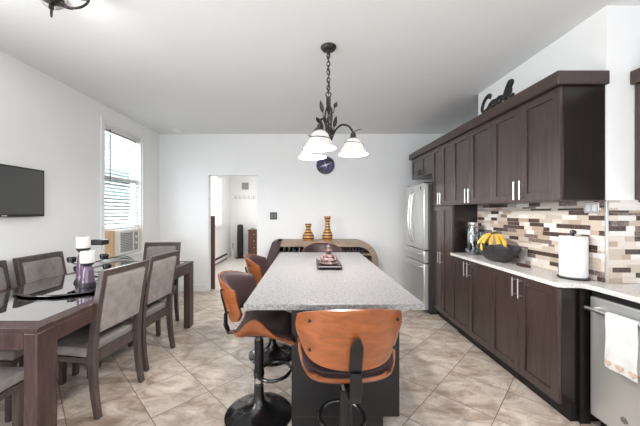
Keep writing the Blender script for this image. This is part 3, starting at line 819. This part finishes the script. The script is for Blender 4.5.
for k in range(8):
    if k < 7:
        a = R(8 + 164 * k / 6); foot = Vector((apex.x - .088 * math.sin(a), apex.y + .155 * math.cos(a), 1.045))
        lab = order[k] + ' banana of the bunch counting from the glass jar, leaning up in the black bowl'
    else:
        foot = Vector((1.865, 2.74, 1.04)); lab = 'banana on the mosaic wall side of the bunch in the black bowl'
    if b0 is None: d = b0 = banana_thing(lab, (0, 0, 0), (0, 0, 0))
    else: d = dup(b0, (0, 0, 0), 0, lab)
    y_ = (apex - foot).normalized(); out_ = Vector((foot.x - apex.x, foot.y - apex.y, .12)); z_ = (out_ - y_ * out_.dot(y_)).normalized(); x_ = y_.cross(z_)
    d.rotation_euler = Matrix((x_, y_, z_)).transposed().to_euler()
    d.location = apex - y_ * .125 + Vector((foot.x - apex.x, foot.y - apex.y, 0)).normalized() * .016
b = MB().prism([(1.845 + .028 * math.cos(2 * PI * k / 24) , 2.435 + .075 * math.sin(2 * PI * k / 24)) for k in range(24)], .914, .924)
b.torus((1.845, 2.435, .926), .026, .004, 'z', 24, 6, 2.8)
tag(obj('counter_slab', b, M['slabbrown']), 'small dark brown oblong dish on the counter beside the fruit bowl', 'slab')  # dark brown oblong with a raised rim
jr = thing('glass_jar', 'clear glass canister with metal lid on the counter by the pantry', 'jar', (1.815, 3.13, .914))
jp = [(.001, .0), (.055, .0), (.058, .01), (.058, .27), (.045, .295), (.045, .31)]
obj('jar_body', MB().lathe([(r, z + .914) for r, z in jp] + [(r - .004 if r > .01 else r, z + .914 + (.005 if z < .02 else 0)) for r, z in jp[::-1]], 30, (1.815, 3.13, 0)), M['clear'], jr)
obj('lid', MB().lathe([(.05, 1.226), (.052, 1.23), (.052, 1.262), (.046, 1.268), (.001, 1.268)], 30, (1.815, 3.13, 0)), M['nickel'], jr)
obj('tap_spout', MB().cyl((1.815 - .075, 3.13, .955), .009, .03, 'x', 12).cyl((1.815 - .07, 3.13, .945), .006, .035, 'z', 10), M['nickel'], jr)
jr2 = obj('glass_jar', MB().lathe([(.001, .914), (.045, .914), (.047, .92), (.047, 1.16), (.043, 1.163), (.043, .92), (.001, .919)], 26, (1.90, 3.06, 0)), M['clear'])
tag(jr2, 'shorter open glass canister behind the lidded jar against the mosaic', 'jar')
px, py = 1.868, 2.0
ph = thing('paper_towel_holder', 'black round-based paper towel stand on the counter end', 'paper towel holder', (px, py, .914))
obj('base', MB().lathe([(.088, .914), (.09, .918), (.09, .926), (.08, .930), (.001, .930)], 36, (px, py, 0)), M['blackgloss'], ph)
obj('rod', MB().cyl((px, py, .928), .007, .30, 'z', 12), M['blackmetal'], ph)
obj('knob', MB().ell((px, py, 1.238), (.019, .019, .016), 18, 10), M['blackgloss'], ph)
tag(obj('paper_towel_roll', MB().lathe([(.02, .931), (.076, .931), (.077, .935), (.077, 1.208), (.076, 1.211), (.02, 1.211), (.02, .931)], 40, (px, py, 0)), M['paper']), 'white paper towel roll on the black counter stand', 'paper towel')

# ------------------------------------------------------------------ island
isl = thing('kitchen_island', 'dark island with a pale speckled stone top in the room centre', 'island', (.13, 2.36, 0))
obj('worktop', MB().box(-.325, .592, 1.43, 3.29, .884, .914), M['granite'], isl, bevel=.004)
obj('base_cabinet', MB().box(-.103, .47, 1.80, 3.02, 0, .884).box(.47, .552, 1.80, 3.02, .1, .884), M['black'], isl, bevel=.002)
obj('end_panel', MB().box(-.103, .572, 1.775, 1.80, .1, .884).box(-.103, .47, 1.775, 1.80, 0, .1), M['black'], isl, bevel=.002)
for k in range(3):
    y0 = 1.81 + k * .4
    d = MB(); fw = .055
    d.box(.552, .572, y0 + .002, y0 + fw, .115, .87).box(.552, .572, y0 + .398 - fw, y0 + .398, .115, .87).box(.552, .572, y0 + fw, y0 + .398 - fw, .115, .115 + fw).box(.552, .572, y0 + fw, y0 + .398 - fw, .87 - fw, .87).box(.552, .561, y0 + fw, y0 + .398 - fw, .115 + fw, .87 - fw)
    dd = obj('door', d, M['esp'], isl, smooth=0)
    obj('handle', MB().cyl((.60, y0 + .05, .70), .0065, .14, 'z', 12).cyl((.57, y0 + .05, .72), .0045, .03, 'x', 8).cyl((.57, y0 + .05, .82), .0045, .03, 'x', 8), M['nickel'], dd)
# statuette on its tray
tx, ty = .178, 2.47
b = MB()
def trayf(u, v):
    x, y = (u - .5) * .20, (v - .5) * .40
    ex = max(0, abs(u - .5) * 2 - .82) / .18; ey = max(0, abs(v - .5) * 2 - .88) / .12
    return (tx + x, ty + y, .914 + .006 + .022 * max(ex, ey) ** 1.5)
b.shell(trayf, 20, 30, .003, .004)
tag(obj('display_tray', b, M['tray']), 'dark rectangular tray under the statuette on the island', 'tray')
st = thing('statuette', 'small seated round-bellied statuette on the island tray', 'statuette', (tx + .0, ty - .01, .922))
sx_, sy_ = tx, ty - .01
fig = MB()
fig.ell((sx_, sy_, .955), (.058, .048, .036), 22, 14)                       # belly and lap
fig.ell((sx_, sy_ + .006, .985), (.046, .038, .036), 20, 12)                # chest
for s_ in (-1, 1):
    fig.tube(spline([(sx_ + s_ * .040, sy_ + .005, 1.004), (sx_ + s_ * .058, sy_ - .004, .982), (sx_ + s_ * .056, sy_ - .028, .962), (sx_ + s_ * .030, sy_ - .046, .962)], 6), [.015] * 8 + [.012] * 11, 9)
    fig.ell((sx_ + s_ * .024, sy_ - .047, .963), (.012, .010, .010), 10, 8)
    fig.tube(spline([(sx_ + s_ * .03, sy_ + .01, .938), (sx_ + s_ * .066, sy_ - .02, .938), (sx_ + s_ * .02, sy_ - .05, .936), (sx_ - s_ * .02, sy_ - .05, .935)], 6), [.019] * 8 + [.014] * 11, 9)
fig.ell((sx_, sy_ + .002, 1.022), (.020, .020, .016), 14, 10)
fig.ell((sx_, sy_ - .002, 1.046), (.029, .029, .033), 20, 14)
fig.ell((sx_, sy_ - .031, 1.043), (.005, .006, .007), 8, 6)
for s_ in (-1, 1): fig.ell((sx_ + s_ * .030, sy_, 1.042), (.005, .008, .014), 8, 8)
bd = obj('figure', fig, M['statue'], st)
fc = MB()
for s_ in (-1, 1): fc.ell((sx_ + s_ * .011, sy_ - .0285, 1.049), (.005, .003, .0022), 8, 6)
fc.ell((sx_, sy_ - .029, 1.031), (.008, .003, .002), 8, 6)
obj('face', fc, M['stathair'], st)
st.location.z += .005
obj('hair', MB().ell((sx_, sy_ + .006, 1.060), (.034, .034, .029), 20, 12).ell((sx_, sy_ + .006, 1.084), (.013, .013, .01), 12, 8), M['stathair'], st)

# ------------------------------------------------------------------ bar stools
def make_stool(label, loc, rz):
    t = thing('bar_stool', label, 'bar stool', loc, rz, 'walnut and leather swivel stools around the island', local=True)
    obj('pedestal_base', MB().lathe([(.2275, 0), (.2275, .008), (.215, .016), (.16, .030), (.10, .048), (.06, .072), (.040, .105), (.034, .15), (.032, .20)], 48), M['blackgloss'], t)
    obj('pole', MB().cyl((0, 0, .19), .0245, .384, 'z', 24), M['polegrey'], t)
    obj('pole_sleeve', MB().cyl((0, 0, .27), .031, .24, 'z', 24), M['blackmetal'], t)
    obj('pole_ring', MB().cyl((0, 0, .225), .033, .028, 'z', 24), M['chrome'], t)
    ring = spline([(0, .0, 0), (.075, .02, 0), (.118, .10, 0), (.085, .185, 0), (0, .215, 0), (-.085, .185, 0), (-.118, .10, 0), (-.075, .02, 0)], 8, True)
    obj('foot_ring', MB().tube([(p.x, p.y, .285 + p.y * .10) for p in ring], .011, 10, True).cyl((0, 0, .268), .037, .035, 'z', 20), M['blackgloss'], t)
    def rise(y):                                       # how far the seat's sides curl up at depth y
        q = (y + .14) / .40
        return .018 + .140 * math.exp(-((q - .40) / .28) ** 2)
    def seat(u, v, lift=0, sh=1.0):
        q = u * 2 - 1
        y = -.14 + .40 * v
        yy = y
        wdt = .236 * sh * (1 - .10 * max(0, v - .55) / .45) * math.sqrt(1 - (max(0, .32 - v) / .44) ** 2)
        ang = q * 1.12
        x = wdt * math.sin(q * 1.4) / math.sin(1.4)
        z = .594 + rise(y) * abs(q) ** 2.5 + .03 * max(0, (.10 - v) / .10) ** 1.3 - .018 * max(0, (v - .80) / .20) ** 1.6
        return (x, yy, z + lift)
    obj('seat_shell', MB().shell(lambda u, v: seat(u, v), 26, 22, .013), [M['walnut']], t)
    obj('seat_cushion', MB().shell(lambda u, v: seat(.03 + .94 * u, .02 + .97 * v, .014, .985), 26, 22, lambda u, v: .006 + .034 * (max(0, 1 - (2 * u - 1) ** 4)) ** .5 * (max(0, 1 - (2 * v - 1) ** 6)) ** .5), M['leather'], t)
    def back(u, v, ins=0.0):
        q = (u * 2 - 1)
        ang = q * 1.02
        w0 = .228 + .014 * math.sin(PI * min(1, v)) + .012 * v - ins
        zt = .986 - .064 * abs(q) ** 2.1 - ins
        zb = .704 + .085 * abs(q) ** 6 + ins
        z = zb + (zt - zb) * v
        x = w0 * math.sin(ang) / math.sin(1.02)
        lean = -.195 - .075 * (z - .70) / .28
        y = lean + .155 * (1 - math.cos(ang)) / (1 - math.cos(1.02))
        return (x, y, z)
    obj('back_shell', MB().shell(lambda u, v: back(u, v), 28, 14, .0, .013), [M['walnut']], t)
    obj('back_cushion', MB().shell(lambda u, v: back(.02 + .96 * u, .015 + .965 * v), 28, 16, 0.0, lambda u, v: 0) if False else MB().shell(lambda u, v: (lambda p: (p[0] * .985, p[1] + .016, p[2]))(back(.015 + .97 * u, .01 + .975 * v)), 28, 16, lambda u, v: -.004 - .030 * (max(0, 1 - (2 * u - 1) ** 4)) ** .5 * (max(0, 1 - (2 * v - 1) ** 4)) ** .5, .0), M['leather'], t)
    # bolts through the wooden back
    for u_, v_ in ((.17, .84), (.83, .84), (.17, .28), (.83, .28)):
        p = Vector(back(u_, v_))
        obj('bolt', MB().ell(p + Vector((p.x * .06, -.009, 0)), (.007, .007, .007), 10, 8), M['blackmetal'], t)
    # bracket: pointed strap up the back, bending under the seat
    yb = lambda z: -.195 - .075 * (z - .70) / .28 - .014
    br = MB()
    br.prism([(-.027, .70), (.027, .70), (.027, .83), (.010, .872), (-.010, .872), (-.027, .83)], 0, .008, 'y')
    for v in br.bm.verts: v.co.y = yb(v.co.z) - .002 - (.010 if v.co.y > .004 else 0)
    br.prism([(-.225, .70), (-.235, .715), (-.238, .628), (-.21, .574), (0, .574), (0, .587), (-.205, .587), (-.222, .628)][::1], -.025, .025, 'x')
    obj('back_bracket', br, M['blackmetal'], t, bevel=.003)
    obj('seat_plate', MB().box(-.06, .06, -.07, .07, .571, .593), M['blackmetal'], t, bevel=.004)
    return t
s0 = make_stool('walnut stool with its wooden back to the camera, tucked at the near island end', (.186, 1.40, 0), R(3))
sA = dup(s0, (-.335, 1.94, 0), R(-92), 'nearer of the two walnut stools along the left side of the island')
sB = dup(s0, (-.345, 2.76, 0), R(-88), 'farther of the two walnut stools along the left side of the island')
dup(s0, (.18, 3.43, 0), R(180), 'stool facing the camera at the far island end, only its leather back top showing')

for s_ in (sA, sB):                                   # these two are let down a little on their gas lifts
    for c in s_.children:
        if c.name.split('.')[0] not in ('pedestal_base', 'pole_sleeve', 'pole_ring', 'foot_ring'): c.location.z -= .022

# ------------------------------------------------------------------ dining table
TX0, TX1, TYa, TYb, TZ = -2.345, -1.405, 1.47, 3.49, .78
tb = thing('dining_table', 'dark wood dining table with an inset glass top by the left wall', 'table', ((TX0 + TX1) / 2, (TYa + TYb) / 2, 0))
B_ = .095
b = MB().box(TX0, TX1, TYa, TYa + B_, TZ - .03, TZ).box(TX0, TX1, TYb - B_, TYb, TZ - .03, TZ).box(TX0, TX0 + B_ - .02, TYa + B_, TYb - B_, TZ - .03, TZ).box(TX1 - B_ + .02, TX1, TYa + B_, TYb - B_, TZ - .03, TZ)
obj('top_border', b, M['tablewood'], tb, bevel=.004)
obj('glass_top', MB().box(TX0 + B_ - .02, TX1 - B_ + .02, TYa + B_, TYb - B_, TZ - .008, TZ + .0005), M['tglass'], tb, smooth=0)
b = MB().box(TX0 + .07, TX1 - .07, TYa, TYa + .03, .663, TZ - .03).box(TX0 + .07, TX1 - .07, TYb - .03, TYb, .663, TZ - .03).box(TX0, TX0 + .03, TYa + .12, TYb - .12, .663, TZ - .03).box(TX1 - .03, TX1, TYa + .12, TYb - .12, .663, TZ - .03)
obj('apron', b, M['tablewood'], tb, bevel=.003)
for x0, x1 in ((TX0, TX0 + .07), (TX1 - .07, TX1)):
    for y0, y1 in ((TYa, TYa + .125), (TYb - .125, TYb)):
        obj('leg', MB().box(x0, x1, y0, y1, 0, TZ - .03), M['tablewood'], tb, bevel=.006)
obj('under_shelf', MB().box(TX0 + .03, TX1 - .03, TYa + .03, TYb - .03, .70, .712), M['tablewood'], tb)
# turntable
LSX, LSY = -1.875, 2.38
ls = thing('lazy_susan', 'round black glass turntable on the dining table', 'turntable', (LSX, LSY, TZ))
obj('base', MB().lathe([(.13, TZ + .001), (.13, TZ + .008), (.05, TZ + .0105)], 36, (LSX, LSY, 0)), M['blackmetal'], ls)
obj('glass_disc', MB().lathe([(.001, TZ + .011), (.41, TZ + .011), (.41, TZ + .021), (.001, TZ + .021)], 72, (LSX, LSY, 0)), M['lsglass'], ls, smooth=30)
obj('rim', MB().torus((LSX, LSY, TZ + .016), .412, .0065, 'z', 80, 8), M['blackgloss'], ls)
DZt = TZ + .0215
for (x, y, h_, lab, lab2) in ((-1.715, 2.21, .185, 'shorter purple glass candle holder, nearer the camera on the turntable', 'white pillar candle on the shorter purple holder'),
                              (-1.835, 2.32, .285, 'taller purple glass candle holder, behind the shorter one', 'white pillar candle on the taller purple holder, the highest of the centrepiece')):
    prof = [(.052, 0), (.054, .006), (.05, .02), (.045, h_ * .35), (.041, h_ * .62), (.036, h_ * .78), (.026, h_ * .86), (.046, h_ * .96), (.05, h_), (.001, h_)]
    t = thing('candle_holder', lab, 'candle holder', (x, y, DZt), group='purple candle holders on the turntable')
    obj('holder_body', MB().lathe([(r, DZt + z) for r, z in prof[:7]], 28, (x, y, 0)), M['purple'], t)
    obj('holder_cup', MB().lathe([(r, DZt + z) for r, z in prof[6:]], 28, (x, y, 0)), M['tray'], t)
    obj('holder_foot', MB().lathe([(.054, DZt), (.056, DZt + .004), (.053, DZt + .035), (.05, DZt + .036)], 28, (x, y, 0)), M['tray'], t)
    c = thing('pillar_candle', lab2, 'candle', (x, y, DZt + h_), group='white pillar candles on the turntable')
    obj('wax', MB().lathe([(.001, DZt + h_ + .001), (.048, DZt + h_ + .001), (.049, DZt + h_ + .006), (.049, DZt + h_ + .085), (.044, DZt + h_ + .09), (.001, DZt + h_ + .084)], 30, (x, y, 0)), M['candle'], c)
    obj('wick', MB().cyl((x, y, DZt + h_ + .083), .0015, .014, 'z', 6), M['black'], c)
cx_, cy_ = -1.965, 2.55
cn = thing('votive_stand', 'black metal votive stand with small dark cups behind the purple holders', 'candle stand', (cx_, cy_, DZt))
obj('base', MB().lathe([(.07, DZt), (.07, DZt + .008), (.02, DZt + .016), (.008, DZt + .03)], 26, (cx_, cy_, 0)), M['blackmetal'], cn)
obj('post', MB().cyl((cx_, cy_, DZt + .02), .007, .30, 'z', 10), M['blackmetal'], cn)
for dx, dy, z in ((-.14, -.02, .14), (.15, -.02, .17), (.14, .03, .07), (-.13, .04, .05), (-.09, .03, .27)):
    p = (cx_ + dx, cy_ + dy, DZt + z)
    arm = obj('arm', MB().tube(spline([(cx_, cy_, DZt + z - .02), (cx_ + dx * .5, cy_ + dy * .5, DZt + z - .035), (p[0], p[1], p[2] - .012)]), .005, 7), M['blackmetal'], cn)
    obj('cup', MB().lathe([(.008, -.014), (.03, -.008), (.036, .02), (.033, .035), (.029, .035), (.028, .0), (.001, -.004)], 18, p), M['blackgloss'], arm)
obj('top_plate', MB().box(cx_ + .015, cx_ + .15, cy_ - .045, cy_ + .045, DZt + .285, DZt + .33), M['blackmetal'], cn, bevel=.008)
fl = MB()
for k in range(3):
    fl.tube(spline([(cx_ + .12 + .02 * k, cy_ - .02, DZt + .16), (cx_ + .22 + .03 * k, cy_ + .03 * k, DZt + .155 + .01 * k), (cx_ + .34, cy_ + .05 * k, DZt + .165 - .02 * k)]), .003, 6)
obj('wire_spray', fl, M['blackmetal'], cn)

# ------------------------------------------------------------------ dining chairs
def make_chair(label, loc, rz):
    t = thing('dining_chair', label, 'chair', loc, rz, 'grey upholstered dining chairs around the table', local=True)
    W = .225
    def sweep(path, wx, wy):
        """square bar in the y-z plane following path of (y,z,half depth), centred on x=wx"""
        mb = MB(); rings = []
        for y, z, hd in path:
            rings.append([mb.bm.verts.new(q) for q in ((wx - wy, y - hd, z), (wx + wy, y - hd, z), (wx + wy, y + hd, z), (wx - wy, y + hd, z))])
        for a_, c_ in zip(rings, rings[1:]):
            for k in range(4): mb._face([a_[k], a_[(k + 1) % 4], c_[(k + 1) % 4], c_[k]])
        mb._face(rings[0][::-1]); mb._face(rings[-1])
        return mb
    post = [(-.262, 0, .017), (-.240, .12, .020), (-.226, .25, .023), (-.220, .38, .026), (-.222, .46, .026), (-.235, .60, .023), (-.262, .78, .021), (-.302, .99, .020)]
    for s_ in (-1, 1):
        obj('leg', sweep(post, s_ * (W - .019), .019), M['chairwood'], t, bevel=.004)
        obj('leg', sweep([(.195, 0, .016), (.20, .40, .023)], s_ * (W - .024), .021), M['chairwood'], t, bevel=.004)
    def yb(z):
        for (y0, z0, _), (y1, z1, _) in zip(post, post[1:]):
            if z0 <= z <= z1: return y0 + (y1 - y0) * (z - z0) / (z1 - z0)
        return post[-1][0]
    def bar(z0, z1, h, x):
        return MB().hexa([(-x, yb(z0) - h, z0), (x, yb(z0) - h, z0), (x, yb(z0) + h, z0), (-x, yb(z0) + h, z0), (-x, yb(z1) - h, z1), (x, yb(z1) - h, z1), (x, yb(z1) + h, z1), (-x, yb(z1) + h, z1)])
    obj('top_rail', bar(.948, .99, .0195, W - .038), M['chairwood'], t, bevel=.004)
    cu = MB()
    zs = [.555, .57, .66, .75, .84, .92, .946]
    rings = []
    for k, z in enumerate(zs):
        h = .012 if k in (0, len(zs) - 1) else .026
        rings.append([cu.bm.verts.new(q) for q in ((-W + .039, yb(z) - h, z), (W - .039, yb(z) - h, z), (W - .039, yb(z) + h + .004, z), (-W + .039, yb(z) + h + .004, z))])
    for a_, c_ in zip(rings, rings[1:]):
        for k in range(4): cu._face([a_[k], a_[(k + 1) % 4], c_[(k + 1) % 4], c_[k]])
    cu._face(rings[0][::-1]); cu._face(rings[-1])
    obj('back_cushion', cu, M['cushion'], t, bevel=.012, seg=3)
    obj('seat_frame', MB().box(-W + .004, W - .004, -.215, -.185, .345, .42).box(-W + .004, -W + .03, -.185, .215, .365, .40).box(W - .03, W - .004, -.185, .215, .365, .40).box(-W + .03, W - .03, .19, .215, .365, .40), M['chairwood'], t, bevel=.003)
    st_ = MB().shell(lambda u, v: ((u - .5) * .456, -.19 + .43 * v, .462 + .018 * (1 - (2 * u - 1) ** 2) * (1 - (2 * v - 1) ** 2)), 10, 10, .008, .058)
    obj('seat', st_, M['cushion'], t, bevel=.014, seg=3, smooth=50)
    return t
c0 = make_chair('grey dining chair with its back to the island, nearer of the two on that side', (-1.640, 2.14, 0), R(83))
dup(c0, (-1.648, 2.70, 0), R(85), 'grey dining chair with its back to the island, farther of the two on that side')
dup(c0, (-2.165, 2.61, 0), R(-90), 'grey dining chair along the left wall, showing most of its cushioned back')
dup(c0, (-2.165, 2.08, 0), R(-90), 'grey dining chair along the left wall, cut by the frame edge')
dup(c0, (-1.87, 3.36, 0), R(180), 'grey dining chair at the far head of the table facing the camera')
dup(c0, (-1.87, 1.44, 0), R(0), 'grey dining chair at the near head of the table, only its seat corner showing')

# ------------------------------------------------------------------ console at the back wall
co = thing('console_table', 'low curved wooden console against the back wall with one rounded end', 'console', (.2, 4.68, 0))
Y0, Y1 = 4.50, YB - .022
def band(outer, inner): return outer + inner[::-1]
arc_o = [(.80 + .31 * math.sin(R(a)), .606 + .31 * math.cos(R(a))) for a in range(0, 91, 9)]
arc_i = [(.80 + .22 * math.sin(R(a)), .606 + .22 * math.cos(R(a))) for a in range(0, 91, 9)]
obj('top_band', MB().prism(band([(-.50, .916)] + arc_o + [(1.11, 0)], [(-.50, .826)] + arc_i + [(1.02, 0)]), Y0, Y1, 'y'), M['conwood'], co, bevel=.004)
obj('slanted_leg', MB().prism([(-.50, .916), (-.545, .905), (-.57, .90), (-.86, 0), (-.72, 0), (-.44, .826), (-.42, .916)][:7], Y0 - .004, Y1, 'y'), M['condark'], co, bevel=.006)
obj('back_panel', MB().prism([(-.46, .83), (.82, .83), (1.0, .70), (1.03, 0), (-.70, 0)], Y1 - .02, Y1 - .002, 'y'), M['conrec'], co)
obj('shelf', MB().box(-.52, 1.02, Y0 + .02, Y1 - .02, .69, .715), M['conwood'], co)
obj('divider', MB().box(-.07, -.03, Y0 + .02, Y1 - .02, 0, .83).box(.46, .50, Y0 + .02, Y1 - .02, 0, .83), M['conwood'], co)
rb = MB()
for k in range(9): rb.box(.52 + k * .05, .545 + k * .05, Y0 + .12, Y0 + .14, .715, .83 - max(0, (k - 5) * .035))
obj('ribbed_panel', rb, M['condark'], co)
for k, (x, hh) in enumerate(((-.39, .085), (-.31, .10), (-.23, .075), (-.14, .095))):
    tag(obj('glass_tumbler', MB().lathe([(.001, .715), (.026, .715), (.032, .715 + hh), (.029, .715 + hh), (.024, .722), (.001, .722)], 18, (x, Y0 + .12, 0)), M['clear']),
        ('glass on the console shelf, nearest its slanted leg', 'taller glass on the console shelf, second from the slanted leg', 'shortest glass on the console shelf, third from the slanted leg', 'glass on the console shelf, farthest from its slanted leg')[k], 'glass', 'glasses on the console shelf')
def vase(x, prof, label):
    p = [(r, z + .916) for r, z in prof]
    tag(obj('vase', MB().lathe([(.001, .916)] + p + [(prof[-1][0] - .008, .916 + prof[-1][1]), (prof[-1][0] - .012, .916 + prof[-1][1] - .05), (.001, .916 + prof[-1][1] - .052)], 36, (x, 4.60, 0)), M['vase']), label, 'vase', 'striped vases on the console')
vase(.005, [(.07, 0), (.092, .03), (.098, .065), (.088, .10), (.055, .15), (.038, .185), (.036, .21), (.052, .255), (.056, .272)], 'short round-bellied brown striped vase on the console')
vase(.315, [(.06, 0), (.08, .035), (.085, .08), (.07, .13), (.045, .19), (.036, .24), (.034, .30), (.040, .345), (.056, .385), (.058, .395)], 'tall slim-necked brown striped vase on the console')
# wall clock and switch
ck = thing('wall_clock', 'round dark purple night-sky wall clock below the chandelier', 'clock', (.303, YB - .02, 2.03))
cb = obj('clock_case', MB().lathe([(.001, YB - .001), (.155, YB - .001), (.158, YB - .012), (.155, YB - .022), (.148, YB - .024), (.001, YB - .024)], 48, (.303, 0, 2.19), 'y'), M['tvframe'], ck)
fo = MB().lathe([(.001, 0), (.148, 0), (.148, -.002), (.001, -.002)], 48, (0, 0, 0), 'y')
fco = obj('clock_face', fo, M['galaxy'], ck); 
fco.location = Vector((.303, YB - .0242, 2.19)) - Vector(ck.location)
for v in fco.data.vertices: v.co += Vector(ck.location)
sw = thing('light_switch', 'small dark square switch plate on the back wall beside the doorway', 'switch', (-.598, YB - .01, 1.25))
obj('plate', MB().box(-.66, -.536, YB - .008, YB - .001, 1.25, 1.375), M['switch'], sw, bevel=.003)
for x in (-.625, -.572): obj('rocker', MB().box(x - .017, x + .017, YB - .013, YB - .008, 1.28, 1.345), M['polegrey'], sw, bevel=.002)

# ------------------------------------------------------------------ things in the hall
fn = thing('tower_fan', 'slim black tower fan standing at the back of the hall', 'fan', (-2.04, 8.55, 0))
obj('base', MB().lathe([(.15, 0), (.15, .015), (.10, .03), (.05, .04)], 28, (-2.04, 8.55, 0)), M['fan'], fn)
obj('column', MB().lathe([(.075, .04), (.088, .08), (.092, .6), (.088, .96), (.07, 1.0), (.03, 1.01)], 24, (-2.04, 8.55, 0)), M['fan'], fn)
g = MB()
for k in range(26): g.torus((-2.04, 8.55, .18 + k * .029), .094, .0035, 'z', 20, 5)
obj('grille', g, M['switch'], fn)
hc = thing('hall_cabinet', 'narrow brown wooden drawer cabinet at the hall end', 'cabinet', (-1.60, 8.55, 0))
obj('body', MB().box(-1.76, -1.40, 8.35, 8.83, .02, .83), M['hallwood'], hc, bevel=.004)
obj('top', MB().box(-1.78, -1.38, 8.33, 8.83, .83, .855), M['hallwood'], hc, bevel=.004)
for k in range(4):
    d = obj('drawer', MB().box(-1.745, -1.415, 8.332, 8.35, .05 + k * .195, .235 + k * .195), M['hallwood'], hc, bevel=.003)
    obj('knob', MB().ell((-1.58, 8.322, .14 + k * .195), (.014, .012, .014), 10, 8), M['nickel'], d)
tag(obj('trinket_box', MB().box(-1.70, -1.62, 8.45, 8.55, .8555, .90), M['picture'], bevel=.006), 'small grey box on top of the brown hall cabinet', 'box')
hk = thing('coat_hook_rail', 'white hook rail on the hall end wall', 'hook rail', (-1.95, HB - .02, 1.8))
obj('rail', MB().box(-2.32, -1.62, HB - .02, HB - .001, 1.80, 1.87), M['heater'], hk, bevel=.003)
for k in range(5):
    x = -2.25 + k * .14
    obj('hook', MB().tube(spline([(x, HB - .02, 1.855), (x, HB - .06, 1.865), (x, HB - .075, 1.89)]), .007, 7).tube(spline([(x, HB - .02, 1.82), (x, HB - .05, 1.79), (x, HB - .06, 1.82)]), .006, 7), M['grille'], hk)
tag(obj('wall_panel', MB().box(-2.06, -1.85, HB - .03, HB - .001, 2.08, 2.29), M['picture'], bevel=.006), 'small square grey panel high on the hall end wall', 'panel')
ht = thing('baseboard_heater', 'long low white baseboard heater along the left hall wall', 'heater', (HL + .04, 7.4, 0))
obj('cover', MB().prism([(HL + .001, .02), (HL + .06, .02), (HL + .06, .10), (HL + .075, .13), (HL + .03, .20), (HL + .001, .20)], 6.3, 8.35, 'y'), M['heater'], ht, bevel=.003)
obj('slot', MB().box(HL + .0605, HL + .063, 6.35, 8.3, .03, .055).hexa([(HL + .072, 6.35, .14), (HL + .074, 6.35, .14), (HL + .074, 8.3, .14), (HL + .072, 8.3, .14), (HL + .044, 6.35, .185), (HL + .046, 6.35, .185), (HL + .046, 8.3, .185), (HL + .044, 8.3, .185)]), M['fan'], ht)
tag(obj('dark_plank', MB().box(-1.765, -1.672, YB + .15, YB + .185, 0, 1.31), M['hallwood'], bevel=.003), 'tall dark brown board standing just inside the left of the doorway', 'board')
cn_ = thing('floor_canister', 'slim white canister on the hall floor in the corner', 'canister', (-2.28, 8.62, 0))
obj('body', MB().lathe([(.05, 0), (.055, .01), (.05, .25), (.035, .27)], 20, (-2.28, 8.62, 0)), M['heater'], cn_)
obj('grip', MB().cyl((-2.28, 8.62, .26), .012, .14, 'z', 10).ell((-2.28, 8.62, .41), (.02, .02, .02), 10, 8), M['grille'], cn_)
